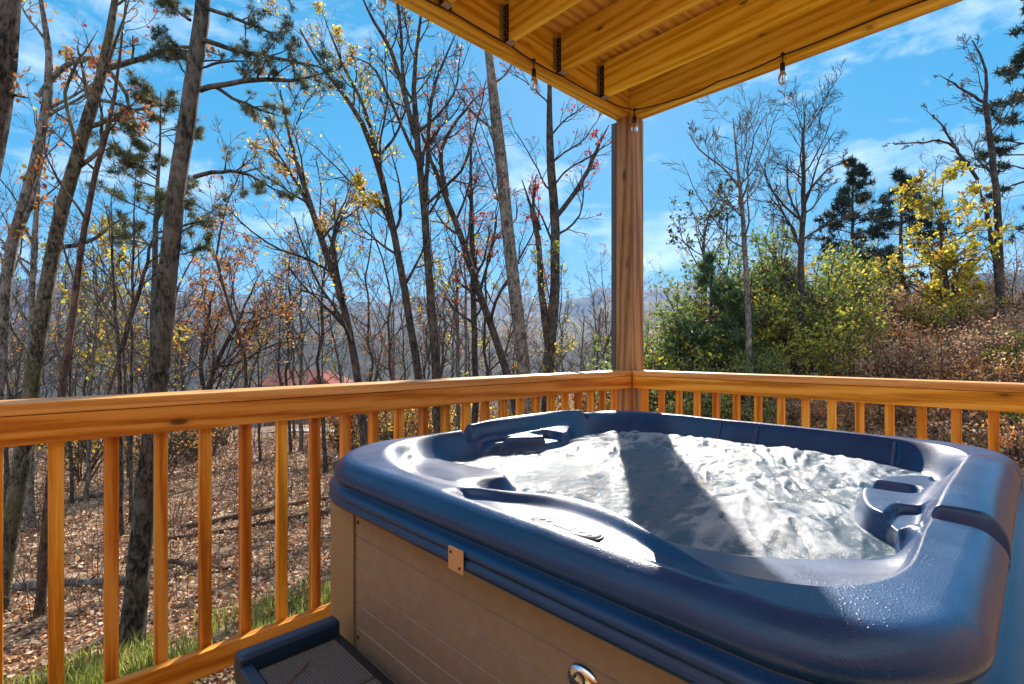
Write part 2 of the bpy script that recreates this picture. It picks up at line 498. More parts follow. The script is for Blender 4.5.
for b in [(-3.03, yk - .002, BB + .025), (-2.04, yk - .002, BB + .03), (-1.0, yk - .002, BB + .018), (-.0, -.022, BB + .02), (xk - .004, -1.02, BB + .03), (xk - .004, -2.05, BB + .03)]:
    V, F = lathe([(.001, .012), (.011, .010), (.012, -.004), (.004, -.012), (.0035, -.045), (.013, -.050), (.0145, -.095), (.012, -.098), (.001, -.099)], b)
    s = np_part('socket', V, F, M['black'], sl_)
    prof = [(.011, -.098), (.014, -.106), (.023, -.124), (.0265, -.144), (.023, -.164), (.013, -.178), (.001, -.182)]
    V, F = lathe(prof, b, 24); np_part('glass_bulb', V, F, M['glass'], sl_, s)
    V, F = lathe([(.001, -.10), (.004, -.105), (.003, -.13), (.008, -.138), (.007, -.156), (.001, -.160)], b, 8)
    np_part('filament', V, F, M['filament'], sl_, s)
# ------------------------------------------------------------------ hot tub
M['shell'], nt, b = mat('blue_shell'); L = nt.links.new
tc = nd(nt, 'ShaderNodeTexCoord')
n1 = nd(nt, 'ShaderNodeTexNoise', i_Scale=420.0, i_Detail=2.0); L(tc.outputs['Object'], n1.inputs['Vector'])
n2 = nd(nt, 'ShaderNodeTexNoise', i_Scale=6.0, i_Detail=5.0, i_Roughness=.6); L(tc.outputs['Object'], n2.inputs['Vector'])
rp = ramp(nt, [(.3, (.001, .034, .118)), (.7, (.002, .050, .168))]); L(n2.outputs[0], rp.inputs[0])
L(rp.outputs[0], b.inputs['Base Color'])
rr = ramp(nt, [(.35, (.31, .31, .31)), (.65, (.42, .42, .42))]); L(n2.outputs[0], rr.inputs[0]); L(rr.outputs[0], b.inputs['Roughness'])
b.inputs['Specular IOR Level'].default_value = .30
vo = nd(nt, 'ShaderNodeTexVoronoi', i_Scale=120.0); L(tc.outputs['Object'], vo.inputs['Vector'])
dr = ramp(nt, [(.12, (1, 1, 1)), (.30, (0, 0, 0))]); L(vo.outputs['Distance'], dr.inputs[0])
bp0 = nd(nt, 'ShaderNodeBump', i_Strength=.34, i_Distance=.0025); L(n1.outputs[0], bp0.inputs['Height'])
# water drops where the rim is wet
wet = nd(nt, 'ShaderNodeTexNoise', i_Scale=4.5, i_Detail=3.0); L(tc.outputs['Object'], wet.inputs['Vector'])
wr = ramp(nt, [(.46, (0, 0, 0)), (.6, (1, 1, 1))]); L(wet.outputs[0], wr.inputs[0])
bp1 = nd(nt, 'ShaderNodeBump', i_Strength=.35, i_Distance=.002); L(mathn(nt, 'MULTIPLY', dr.outputs[0], wr.outputs[0]), bp1.inputs['Height'])
L(bp0.outputs[0], bp1.inputs['Normal']); L(bp1.outputs[0], b.inputs['Normal'])
b.inputs['Coat Weight'].default_value = .38; b.inputs['Coat Roughness'].default_value = .17

M['cabinet'] = simple('taupe_cabinet', (.245, .20, .16), .42, vary=.10, bump=.12, bscale=35)
M['cabpost'] = simple('tan_corner', (.26, .205, .125), .45, vary=.08, bump=.05, bscale=40)
M['panel_grey'] = simple('panel_grey', (.24, .26, .30), .6, spec=.15)
M['step_dark'] = simple('dark_gasket', (.02, .025, .035), .5)
M['panel_dark'] = simple('panel_dark', (.10, .11, .13), .3)
M['clip'] = simple('tan_clip', (.50, .30, .16), .45, bump=.1)
M['chrome'] = simple('chrome', (.75, .76, .78), .16, 1.0)

TX0, TX1, TY0, TY1 = -2.575, -.75, -2.06, -.365
TRS = (.27, .33, .222, .27)            # corner radii: far left, near left, near right, far right
TC = np.array([-1.66, -1.2])
ZR, ZW = .887, .785
tub = deck_thing('hot_tub', 'square blue hot tub with taupe cabinet, filled to the rim with foaming water', 'hot tub', (TC[0], TC[1], 0))


def closed(pts, per=24):
    P = np.array(pts, float); n = len(P); out = []
    t = np.linspace(0, 1, per, endpoint=False)[:, None]
    for i in range(n):
        a, b_, c, d = P[i - 1], P[i], P[(i + 1) % n], P[(i + 2) % n]
        out.append(.5 * ((2 * b_) + (c - a) * t + (2 * a - 5 * b_ + 4 * c - d) * t * t + (3 * b_ - a - 3 * c + d) * t ** 3))
    return np.concatenate(out)


def polar(pts):
    C = closed(pts) - TC; th = np.arctan2(C[:, 1], C[:, 0]); r = np.hypot(C[:, 0], C[:, 1])
    o = np.argsort(th); th = th[o]; r = r[o]
    return np.concatenate([th - 2 * math.pi, th, th + 2 * math.pi]), np.concatenate([r, r, r])


# ridge (inner top edge of the rim), clockwise from the far corner by the post
RC = [(-.91, -.52), (-1.15, -.435), (-1.6, -.425), (-2.0, -.43), (-2.24, -.46), (-2.395, -.59), (-2.475, -.80), (-2.49, -1.05), (-2.43, -1.20), (-2.355, -1.34), (-2.365, -1.48), (-2.43, -1.63),
      (-2.475, -1.76), (-2.42, -1.89), (-2.27, -1.955), (-2.0, -1.95), (-1.6, -1.95), (-1.2, -1.95), (-.98, -1.91), (-.87, -1.79), (-.835, -1.5), (-.835, -1.1), (-.835, -.7)]
WC = [(-1.02, -.60), (-1.2, -.50), (-1.36, -.54), (-1.48, -.625), (-1.64, -.63), (-1.76, -.555), (-1.92, -.50), (-2.08, -.52), (-2.17, -.63), (-2.15, -.78), (-2.12, -.94), (-2.20, -1.02), (-2.25, -1.14), (-2.25, -1.36),
      (-2.22, -1.55), (-2.16, -1.70), (-2.09, -1.79), (-2.0, -1.865), (-1.915, -1.885), (-1.845, -1.855), (-1.765, -1.785), (-1.60, -1.74), (-1.44, -1.755), (-1.32, -1.83), (-1.18, -1.88), (-1.04, -1.85), (-.94, -1.73), (-.90, -1.5), (-.90, -1.1), (-.90, -.8)]
rTh, rRd = polar(RC); wTh, wRd = polar(WC)


def rounded(n):
    segs = []
    r0, r1, r2, r3 = TRS
    cs = [(TX1 - r0, TY1 - r0, 0, r0), (TX0 + r1, TY1 - r1, 90, r1), (TX0 + r2, TY0 + r2, 180, r2), (TX1 - r3, TY0 + r3, 270, r3)]
    P, N = [], []
    for i, (cx, cy, a0, TR) in enumerate(cs):
        for a in np.linspace(R(a0), R(a0 + 90), 60):
            P.append((cx + TR * math.cos(a), cy + TR * math.sin(a))); N.append((math.cos(a), math.sin(a)))
        nx = cs[(i + 1) % 4]; e = P[-1]; a = R(a0 + 90); s = (nx[0] + nx[3] * math.cos(a), nx[1] + nx[3] * math.sin(a))
        for t in np.linspace(0, 1, 160)[1:-1]:
            P.append((e[0] + (s[0] - e[0]) * t, e[1] + (s[1] - e[1]) * t)); N.append((math.cos(a), math.sin(a)))
    P = np.array(P); N = np.array(N)
    d = np.linalg.norm(np.roll(P, -1, 0) - P, axis=1); s = np.concatenate([[0], np.cumsum(d)]); q = np.linspace(0, s[-1], n, endpoint=False)
    Pc = np.vstack([P, P[:1]]); Nc = np.vstack([N, N[:1]])
    f = lambda A: np.stack([np.interp(q, s, A[:, i]) for i in range(2)], -1)
    return f(Pc), f(Nc)


NT = 2200
OP, ON = rounded(NT)
TH = np.arctan2(OP[:, 1] - TC[1], OP[:, 0] - TC[0])
ray = np.stack([np.cos(TH), np.sin(TH)], -1)
RP = TC + ray * np.interp(TH, rTh, rRd)[:, None]
WP = TC + ray * np.interp(TH, wTh, wRd)[:, None]


def ang(p): return math.atan2(p[1] - TC[1], p[0] - TC[0])


def win(a, b_, soft=.12):
    """1 between angles a..b (counter clockwise), soft edges"""
    d = (TH - a) % (2 * math.pi); span = (b_ - a) % (2 * math.pi)
    return smooth(-soft, soft, np.where(d > math.pi + span / 2, d - 2 * math.pi, d)) * (1 - smooth(span - soft, span + soft, np.where(d > math.pi + span / 2, d - 2 * math.pi, d)))


w_shelf = win(ang((-2.2, -.56)), ang((-2.2, -.98)), .05)
w_slope = win(ang((-2.25, -1.2)), ang((-2.05, -1.93)), .10)
w_armR = win(ang((-1.90, -1.9)), ang((-1.28, -1.9)), .03)
w_armL = win(ang((-1.30, -.5)), ang((-1.86, -.5)), .05)
w_ctl = win(ang((-2.5, -1.13)), ang((-2.5, -1.72)), .035)

outer = [(-.065, .763), (.002, .7615), (.013, .765), (.016, .772), (.016, .783), (.0105, .7865), (.0105, .790), (.015, .7935), (.016, .800), (.013, .807), (.004, .8115), (-.011, .815), (-.013, .819), (-.006, .8235),
         (-.001, .830), (.0005, .838), (-.0015, .848), (-.006, .858), (-.013, .867), (-.021, .875), (-.030, .8815), (-.040, .8855), (-.052, .887)]
rings = []
for d, z in outer:
    dd_ = d + (.013 * np.clip(-ON[:, 1:2], 0, 1) ** 2 if .763 > z - .045 and d > -.02 and z < .812 else 0)
    rings.append(np.column_stack([OP + ON * dd_, np.full(NT, z)]))
P0 = OP - ON * .052
for q in np.linspace(0, 1, 19)[1:]:
    xy = P0 + (RP - P0) * q
    z = ZR - .0 * q
    ctl = -.022 * smooth(.0, .14, q) + .011 * q + .014 * smooth(.68, .93, q)
    z = np.full(NT, z) + w_ctl * ctl
    rings.append(np.column_stack([xy, z]))
zr0 = rings[-1][:, 2]
for q in np.linspace(0, 1, 33)[1:]:
    xy = RP + (WP - RP) * q
    dflt = smooth(0, 1, q) * .5 + q * .5
    shelf = .42 * smooth(0, .28, q) + .06 * q + .52 * smooth(.86, 1, q)
    slope = .30 * smooth(0, .2, q) + .45 * (1 - (1 - q) ** 1.7) + .25 * smooth(.9, 1, q)
    arm = .33 * smooth(0, .30, q) + .03 * q + .64 * smooth(.86, 1, q)
    wsum = w_shelf + w_slope + w_armR + w_armL
    g = (w_shelf * shelf + w_slope * slope + (w_armR + w_armL) * arm + np.clip(1 - wsum, 0, 1) * dflt) / np.maximum(wsum, 1)
    rings.append(np.column_stack([xy, zr0 - (zr0 - ZW) * g]))
for d, z in ((.015, .74), (.03, .66), (.06, .55), (.14, .45), (.3, .40)):
    rings.append(np.column_stack([WP - ray * d, np.full(NT, z)]))
G = np.stack(rings)                       # (rings, NT, 3)
X, Y, Z = G[..., 0], G[..., 1], G[..., 2]
top = np.zeros(G.shape[:2]); top[16:23 + 18 + 4] = 1
tw = smooth(13, 20, np.arange(len(rings)))[:, None] * (1 - smooth(46, 58, np.arange(len(rings))))[:, None]
# two dark grooves either side of the pillow on the right rim (and its twin on the left)
for gx, s in ((-1.13, -1), (-1.91, -1), (-1.13, 1), (-1.91, 1)):
    side = smooth(.55, .75, s * (Y - TC[1]))
    frac = np.clip((s * (Y - TC[1]) - .71) / .13, 0, 1)           # wider towards the outside
    wdt = .011 + .014 * frac
    Z -= .055 * side * np.exp(-(np.abs(X - gx) / wdt) ** 4) * smooth(.735, .765, s * (Y - TC[1])) * smooth(13, 18, np.arange(len(rings)))[:, None]
# pillow swell between them
for s in (-1, 1):
    Z += .014 * np.exp(-((X + 1.52) / .34) ** 6) * np.exp(-((s * (Y - TC[1]) - .77) / .06) ** 2) * tw
for s in (-1, 1):
    Z += .017 * smooth(.730, .757, s * (Y - TC[1])) * smooth(-1.915, -1.903, X) * (1 - smooth(-1.137, -1.125, X)) * tw
# recesses on the two arm rests
for cx, cy, ax, ay, dp in ((-1.535, -1.795, .060, .078, .034), (-1.80, -1.885, .085, .034, .020), (-1.33, -1.90, .07, .022, .012), (-1.56, -.575, .065, .07, .032), (-1.82, -.50, .08, .03, .018)):
    e = ((X - cx) / ax) ** 4 + ((Y - cy) / ay) ** 4
    Z -= dp * (1 - smooth(.55, 1.15, e)) * (Z > ZW - .02)
# seams in the far wall round the skimmer
for yy in (-.62, -1.04, -1.21, -1.72):
    hit = np.exp(-((Y - yy) / .007) ** 2) * (X > -1.0)
    jr = smooth(43, 47, np.arange(len(rings)))[:, None]
    X += .010 * hit * jr
# moulded unevenness
Z += tw * .0016 * (fbm(X * 7, Y * 7, 3, 5) - .5) * 2
V = G.reshape(-1, 3)
nr = len(rings); j = (np.arange(nr - 1) * NT)[:, None]; i = np.arange(NT)[None]; i2 = (i + 1) % NT
F = np.stack([j + i, j + i2, j + NT + i2, j + NT + i], -1).reshape(-1, 4)
# floor of the basin
V = np.vstack([V, [[TC[0], TC[1], .40]]]); last = (nr - 1) * NT + np.arange(NT)
F3 = np.stack([last, (nr - 1) * NT + (np.arange(NT) + 1) % NT, np.full(NT, len(V) - 1)], -1)
shell = np_part('shell', V, [F3, F], M['shell'], tub)


def top_z(x, y):
    """height of the shell's top at a deck point"""
    d = (X - x) ** 2 + (Y - y) ** 2; k = np.argmin(np.where(np.arange(len(rings))[:, None] > 18, d, 9)); return Z.reshape(-1)[k]


# cabinet: grooved side panels and corner posts
CX0, CX1, CY0, CY1 = -2.525, -.80, -1.995, -.40
prof = [(0, .02)]
z = .05
while z < .74:
    prof += [(0, z - .003), (-.0035, z - .0005), (-.0035, z + .0005), (0, z + .003)]; z += .068
prof += [(0, .762)]
prof = np.array(prof)


def panel(p, q, nrm):
    p = np.array(p); q = np.array(q); nrm = np.array(nrm)
    A = np.array([[*(p + nrm * d), z] for d, z in prof]); B = np.array([[*(q + nrm * d), z] for d, z in prof])
    Ai = A - np.array([*nrm, 0]) * .02; Bi = B - np.array([*nrm, 0]) * .02
    n = len(prof); V = np.vstack([A, B, Ai, Bi]); k = np.arange(n - 1)
    F = np.vstack([np.stack([k, k + 1, n + k + 1, n + k], -1), np.stack([2 * n + k, 3 * n + k, 3 * n + k + 1, 2 * n + k + 1], -1),
                   np.stack([k, 2 * n + k, 2 * n + k + 1, k + 1], -1), np.stack([n + k, n + k + 1, 3 * n + k + 1, 3 * n + k], -1)])
    return V, F


PW = .255
for p, q, nrm in (((CX0, CY1 - PW - .007), (CX0, CY0 + PW + .007), (-1, 0)), ((CX1, CY0 + PW + .004), (CX1, CY1 - PW - .004), (1, 0)),
                  ((CX1 - PW - .004, CY1), (CX0 + PW + .004, CY1), (0, 1)), ((CX0 + PW + .004, CY0), (CX1 - PW - .004, CY0), (0, -1))):
    V, F = panel(p, q, nrm); np_part('side_panel', V, F, M['cabinet'], tub, smooth_=False)
for sx, cx in ((-1, CX0), (1, CX1)):
    for sy, cy in ((-1, CY0), (1, CY1)):
        RC_ = .13                                         # rounded corner between the two panels
        o = [(cx + sx * .005, cy - sy * PW)] + [(cx + sx * (.005 - RC_ + RC_ * math.cos(t)), cy + sy * (.005 - RC_ + RC_ * math.sin(t))) for t in np.linspace(0, math.pi / 2, 9)] + [(cx - sx * PW, cy + sy * .005)]
        o += [(cx - sx * PW, cy - sy * .02), (cx - sx * .06, cy - sy * .06), (cx - sx * .02, cy - sy * PW)]
        o = np.array(o); n_o = len(o)
        V = np.vstack([np.column_stack([o, np.full(n_o, 0.0)]), np.column_stack([o, np.full(n_o, .762)])]); k = np.arange(n_o)
        np_part('corner_post', V, np.stack([k, (k + 1) % n_o, n_o + (k + 1) % n_o, n_o + k], -1), M['cabpost'], tub, smooth_=False)
bm = bmesh.new(); bm_box(bm, (CX0 + .03, CY0 + .03, .01), (CX1 - .03, CY1 - .03, .39), 0)
bm_part('base_pan', bm, M['black'], tub)
for zz in (.705, .36):
    bm = bmesh.new(); bm_cyl(bm, (CX0 - .001, CY1 - PW - .022, zz), .0055, .003, 'X', 12); bm_part('screw', bm, M['hanger'], tub)

# control panel, lying on the dipped part of the near rim
cp = []
cpc = np.array([-2.474, -1.445]); zc = top_z(*cpc) + .0015
n = 48; a = np.arange(n) * 2 * math.pi / n
se = lambda c: np.sign(c) * np.abs(c) ** .75
# long axis along the rim; the sides bow like a stadium
ex, ey = .027, .080
ringsP = []
for s, h in ((1.0, .0), (1.0, .003), (.97, .005), (.90, .0056), (.86, .0048), (.84, .0048), (.4, .005), (.02, .005)):
    ringsP.append(np.column_stack([cpc[0] + ex * s * se(np.sin(a)) - 0 * a, cpc[1] + ey * s * se(np.cos(a)) , np.full(n, zc + h)]))
Gp = np.stack(ringsP); V = Gp.reshape(-1, 3); tilt = -.04
rot = R(5); dx, dy = V[:, 0] - cpc[0], V[:, 1] - cpc[1]
V[:, 0] = cpc[0] + dx * math.cos(rot) - dy * math.sin(rot); V[:, 1] = cpc[1] + dx * math.sin(rot) + dy * math.cos(rot)
j = (np.arange(len(ringsP) - 1) * n)[:, None]; i = np.arange(n)[None]
F = np.stack([j + i, j + n + i, j + n + (i + 1) % n, j + (i + 1) % n], -1).reshape(-1, 4)
Vg = V.copy(); Vg[:, 0] = cpc[0] + (V[:, 0] - cpc[0]) * 1.13; Vg[:, 1] = cpc[1] + (V[:, 1] - cpc[1]) * 1.05; Vg[:, 2] = np.minimum(V[:, 2], zc + .003) - .0008
cpo = np_part('control_panel', V, F, M['panel_grey'], tub)
np_part('gasket', Vg, F, M['step_dark'], tub, cpo)
box_part('display', (cpc[0] - .012, cpc[1] - .022, zc + .0045), (cpc[0] + .012, cpc[1] + .022, zc + .0062), M['panel_dark'], tub, cpo, bev=.0008)
for yy in (-.060, -.042, .042, .060):
    bm = bmesh.new(); bm_cyl(bm, (cpc[0], cpc[1] + yy, zc + .0055), .0055, .002, 'Z', 16); bm_part('button', bm, M['panel_dark'], tub, cpo)

# tan clip on the lip, badge on the cabinet
bm = bm_box(bmesh.new(), (-2.5965, -1.272, .758), (-2.5925, -1.222, .808), .001, 1)
cl_ = bm_part('lip_clip', bm, M['clip'], tub)
for yy, zz in ((-1.262, .770), (-1.232, .797)):
    bm = bmesh.new(); bm_cyl(bm, (-2.597, yy, zz), .003, .003, 'X', 10); bm_part('screw', bm, M['hanger'], tub, cl_)
prof_b = [(.001, .012), (.012, .0118), (.016, .0105), (.022, .0105), (.027, .009), (.034, .004), (.036, 0)]
V, F = lathe([(r_, h) for r_, h in prof_b], (0, 0, 0), 32)
Vb = np.column_stack([CX0 - .001 - V[:, 2], -1.53 + V[:, 0] * 1.0, .632 + V[:, 1] * .8])
bd = np_part('badge', Vb, F[:, ::-1], M['chrome'], tub)
V, F = tube_np([(CX0 - .0145, -1.53 + .011 * math.cos(t), .637 + .012 * math.sin(t)) for t in np.linspace(0, 5.4, 18)], .0022, 6)
np_part('emblem', V, F, M['panel_dark'], tub, bd)

# ------------------------------------------------------------------ water
M['foam'], nt, b = mat('foaming_water'); L = nt.links.new
tc = nd(nt, 'ShaderNodeTexCoord')
mp = nd(nt, 'ShaderNodeMapping'); mp.inputs['Rotation'].default_value = (0, 0, R(-25)); mp.inputs['Scale'].default_value = (1.0, 2.1, 1); L(tc.outputs['Object'], mp.inputs['Vector'])
f1 = nd(nt, 'ShaderNodeTexNoise', i_Scale=5.0, i_Detail=9.0, i_Roughness=.62, i_Distortion=1.6); L(mp.outputs[0], f1.inputs['Vector'])
f2 = nd(nt, 'ShaderNodeTexNoise', i_Scale=120.0, i_Detail=6.0, i_Roughness=.7, i_Distortion=.6); L(mp.outputs[0], f2.inputs['Vector'])
at = nd(nt, 'ShaderNodeAttribute', attribute_name='foam')
fm = mathn(nt, 'ADD', mathn(nt, 'MULTIPLY', f1.outputs[0], .75), mathn(nt, 'MULTIPLY', f2.outputs[0], .35))
fm = mathn(nt, 'ADD', fm, mathn(nt, 'MULTIPLY', mathn(nt, 'SUBTRACT', at.outputs['Fac'], .5), .55))
fr = ramp(nt, [(.47, (0, 0, 0)), (.60, (.38, .38, .38)), (.80, (1, 1, 1))]); L(fm, fr.inputs[0])
L(mixc(nt, fr.outputs[0], (.040, .090, .140), (.38, .43, .49)), b.inputs['Base Color'])
L(mathn(nt, 'ADD', mathn(nt, 'MULTIPLY', fr.outputs[0], .55), .08), b.inputs['Roughness'])
b.inputs['IOR'].default_value = 1.33; b.inputs['Specular IOR Level'].default_value = .28
bp0 = nd(nt, 'ShaderNodeBump', i_Strength=.5, i_Distance=.006); L(f2.outputs[0], bp0.inputs['Height'])
bp1 = nd(nt, 'ShaderNodeBump', i_Strength=.28, i_Distance=.022); L(f1.outputs[0], bp1.inputs['Height']); L(bp0.outputs[0], bp1.inputs['Normal'])
L(bp1.outputs[0], b.inputs['Normal'])
b.inputs['Subsurface Weight'].default_value = .0

na, nq = 720, 170
th = np.linspace(-math.pi, math.pi, na, endpoint=False)
wr_ = np.interp(th, wTh, wRd) + .006
q = np.linspace(.0004, 1, nq)
XX = TC[0] + np.cos(th)[None] * wr_[None] * q[:, None]; YY = TC[1] + np.sin(th)[None] * wr_[None] * q[:, None]
ca, sa = math.cos(R(-25)), math.sin(R(-25))
uu = XX * ca - YY * sa; vv = (XX * sa + YY * ca) * 2.4
h1 = fbm(uu * 4.5, vv * 4.5, 5, 11, .55)
wob = fbm(uu * 3, vv * 3, 3, 31) * 2.2
h2 = 1 - np.abs(2 * fbm(uu * 8 + wob, vv * 8 - wob, 3, 21, .5) - 1)
h3 = fbm(uu * 34, vv * 34, 3, 41, .6)
# heaps of foam above the jets
heap = np.zeros_like(XX)
for hx, hy, sx, sy, am in ((-1.42, -.74, .17, .10, .060), (-1.05, -.95, .14, .34, .040), (-1.0, -1.45, .14, .25, .038), (-1.95, -1.62, .16, .14, .050), (-1.85, -1.55, .08, .08, .035), (-1.10, -.64, .18, .1, .02), (-1.45, -1.35, .2, .3, .012)):
    heap += am * np.exp(-((XX - hx) / sx) ** 2 - ((YY - hy) / sy) ** 2)
edge = smooth(1.0, .93, q)[:, None]
calm = np.exp(-((XX + 1.85) / .24) ** 2 - ((YY + .85) / .22) ** 2)
ZZ = .790 + (.016 * (h1 - .5) + .008 * (h2 - .6) + .004 * (h3 - .5)) * (1 - .35 * calm) * (.35 + .65 * edge) + heap * .72 * (.55 + .45 * h2) * (.3 + .7 * edge)
V = np.stack([XX, YY, ZZ], -1).reshape(-1, 3)
j = (np.arange(nq - 1) * na)[:, None]; i = np.arange(na)[None]
F = np.stack([j + i, j + na + i, j + na + (i + 1) % na, j + (i + 1) % na], -1).reshape(-1, 4)
wt = deck_thing('bath_water', 'churning white and blue foaming water filling the hot tub', 'water', (TC[0], TC[1], .79))
wo = np_part('water', V, F, M['foam'], wt)
wa = wo.data.attributes.new('foam', 'FLOAT', 'POINT')
fo = np.clip(.33 + heap * 9 + (h1 - .5) * 1.0 + (h2 - .62) * .6 - .22 * calm, 0, 1)
wa.data.foreach_set('value', fo.ravel().astype(np.float32))

# ------------------------------------------------------------------ step
M['step'] = simple('step_plastic', (.009, .034, .085), .36, bump=.25, bscale=250)
M['step_black'] = simple('step_black', (.010, .011, .013), .5, bump=.2, bscale=250)
M['mat'] = simple('ribbed_tread', (.105, .098, .095), .62, bump=.2, bscale=120)
st = deck_thing('tub_step', 'dark blue plastic step with grey ribbed treads against the tub cabinet', 'step', (-2.85, -.95, 0))
SY0, SY1 = -1.42, -.60
bm = bm_box(bmesh.new(), (-2.835, SY0, .002), (-2.56, SY1, .375), .02, 3); bm_box(bm, (-3.11, SY0, .001), (-2.838, SY1, .165), .02, 3)
bm_part('body', bm, M['step_black'], st)
# raised rims: side cheeks and nosing
for ya, yb in ((SY1 - .048, SY1 + .004), (SY0 - .004, SY0 + .048)):
    bm = bm_box(bmesh.new(), (-2.845, ya, .33), (-2.565, yb, .416), .016, 4); bm_part('cheek', bm, M['step'], st)
    bm = bm_box(bmesh.new(), (-3.12, ya, .12), (-2.848, yb, .206), .016, 4); bm_part('cheek', bm, M['step'], st)
bm = bm_box(bmesh.new(), (-2.846, SY0 + .052, .34), (-2.812, SY1 - .052, .396), .010, 3); bm_part('nosing', bm, M['step'], st)
bm = bm_box(bmesh.new(), (-3.121, SY0 + .052, .13), (-3.088, SY1 - .052, .186), .010, 3); bm_part('nosing', bm, M['step'], st)
for xa, xb, zt in ((-2.806, -2.598, .382), (-3.082, -2.872, .172)):
    ya = SY1 - .075
    for w_ in (.235, .235, .235):
        bm = bm_box(bmesh.new(), (xa, ya - w_, zt - .02), (xb, ya, zt), .003, 2)
        x = xa + .006
        while x < xb - .006:
            bm_box(bm, (x, ya - w_ + .004, zt - .002), (x + .0045, ya - .004, zt + .003), .0012, 1); x += .0085
        bm_part('tread', bm, M['mat'], st); ya -= w_ + .005
# litter blown onto the step
M['twig'] = simple('dry_twig', (.16, .08, .05), .8)
V, F = tube_np([d2w(p) for p in ((-2.70, -.735, .3875), (-2.725, -.76, .389), (-2.75, -.775, .388), (-2.785, -.80, .389))], [.0022, .002, .0017, .001], 6)
tw_ = world_thing('twig', 'thin brown twig lying on the ribbed step tread', 'twig', tuple(d2w((-2.74, -.77, .386))))
np_part('stem', V, F, M['twig'], tw_)
# ------------------------------------------------------------------ terrain
def ground_z(x, y):
    x = np.asarray(x, float); y = np.asarray(y, float)
    d = np.hypot(x, y)
    # hillside falling away at the left, to a valley
    zl = -1.0 - .085 * np.clip(d - 4, 0, 32) - .30 * np.clip(d - 36, 0, 60) - .05 * np.clip(d - 96, 0, 400)
    zl = zl + .30 * smooth(2.5, 9, d) * (fbm(x * .35, y * .35, 3, 3) - .5)
    # bank at the right
    dr = np.clip(d - 5.0, 0, 100)
    zr = -.75 + 3.2 * smooth(2.5, 16, dr) + .02 * np.clip(dr - 15, 0, 60)
    zr = zr + .35 * smooth(5, 9, d) * (fbm(x * .5, y * .5, 3, 8) - .5)
    t = smooth(.0, 4.2, x - .16 * y - .25) * smooth(-14, 2, y)
    far = smooth(30, 70, d)
    z = zl * (1 - t) + (zr * (1 - far) + (zl * .3 + 2) * far) * t
    # far ridges
    az = np.arctan2(x, np.maximum(y, 1e-6))
    r1 = 58 * smooth(180, 520, d) * (.45 + .9 * fbm(x * .0042, y * .0042, 4, 51))
    r2 = 70 * smooth(600, 1150, d) * (.35 + 1.1 * fbm(x * .0030, y * .0030, 4, 61))
    r3 = 118 * smooth(1250, 1900, d) * (.30 + 1.1 * fbm(x * .0021, y * .0021, 4, 71))
    z = z + (r1 + r2 + r3) * smooth(-1.0, .5, np.sign(y) * 1.0)
    z = z + 1.2 * smooth(70, 200, d) * (fbm(x * .06, y * .06, 3, 81) - .5) * 4
    # house pad under and behind the deck
    X_, Y_ = w2d(x, y)
    pad = smooth(.6, -1.2, X_) * smooth(.5, -1.0, Y_)
    z = z * (1 - pad) + (-.9) * pad
    return z


def gz(x, y): return float(ground_z(np.array([x]), np.array([y]))[0])


na_ = 540
rad = np.concatenate([[0.0], np.geomspace(.8, 40, 150), np.geomspace(41, 2450, 130)])
th = np.linspace(0, 2 * math.pi, na_, endpoint=False)
XX = rad[:, None] * np.sin(th)[None]; YY = rad[:, None] * np.cos(th)[None]
ZZ = ground_z(XX, YY)
V = np.stack([XX, YY, ZZ], -1).reshape(-1, 3)
j = (np.arange(len(rad) - 1) * na_)[:, None]; i = np.arange(na_)[None]
F = np.stack([j + i, j + (i + 1) % na_, j + na_ + (i + 1) % na_, j + na_ + i], -1).reshape(-1, 4)
M['ground'], nt, b = mat('leafy_ground'); L = nt.links.new
g = nd(nt, 'ShaderNodeNewGeometry')
vo = nd(nt, 'ShaderNodeTexVoronoi', i_Scale=26.0, i_Randomness=1.0); L(g.outputs['Position'], vo.inputs['Vector'])
sep = nd(nt, 'ShaderNodeSeparateColor'); L(vo.outputs['Color'], sep.inputs[0])
lr_ = ramp(nt, [(.0, (.08, .045, .026)), (.3, (.22, .125, .070)), (.55, (.36, .22, .14)), (.8, (.48, .34, .23)), (1, (.17, .10, .065))]); L(sep.outputs[0], lr_.inputs[0])
n1 = nd(nt, 'ShaderNodeTexNoise', i_Scale=1.6, i_Detail=8.0, i_Roughness=.65); L(g.outputs['Position'], n1.inputs['Vector'])
nr_ = ramp(nt, [(.40, (0, 0, 0)), (.62, (1, 1, 1))]); L(n1.outputs[0], nr_.inputs[0])
near = mixc(nt, mathn(nt, 'MULTIPLY', nr_.outputs[0], .40), lr_.outputs[0], (.055, .042, .026))
n3 = nd(nt, 'ShaderNodeTexNoise', i_Scale=.05, i_Detail=10.0, i_Roughness=.75); L(g.outputs['Position'], n3.inputs['Vector'])
fr = ramp(nt, [(.35, (.012, .018, .014)), (.5, (.034, .030, .022)), (.62, (.055, .040, .026)), (.72, (.016, .022, .015))]); L(n3.outputs[0], fr.inputs[0])
ln = nd(nt, 'ShaderNodeVectorMath', operation='LENGTH'); L(g.outputs['Position'], ln.inputs[0])
df = nd(nt, 'ShaderNodeMapRange', i_From_Min=45.0, i_From_Max=130.0); L(ln.outputs['Value'], df.inputs[0])
L(mixc(nt, df.outputs[0], near, fr.outputs[0]), b.inputs['Base Color'])
b.inputs['Roughness'].default_value = .95; b.inputs['Specular IOR Level'].default_value = .1
bp = nd(nt, 'ShaderNodeBump', i_Strength=.8, i_Distance=.03); L(sep.outputs[1], bp.inputs['Height'])
L(bp.outputs[0], b.inputs['Normal'])
go = new_obj('ground', np_mesh('ground', V, F), M['ground']); go['kind'] = 'structure'


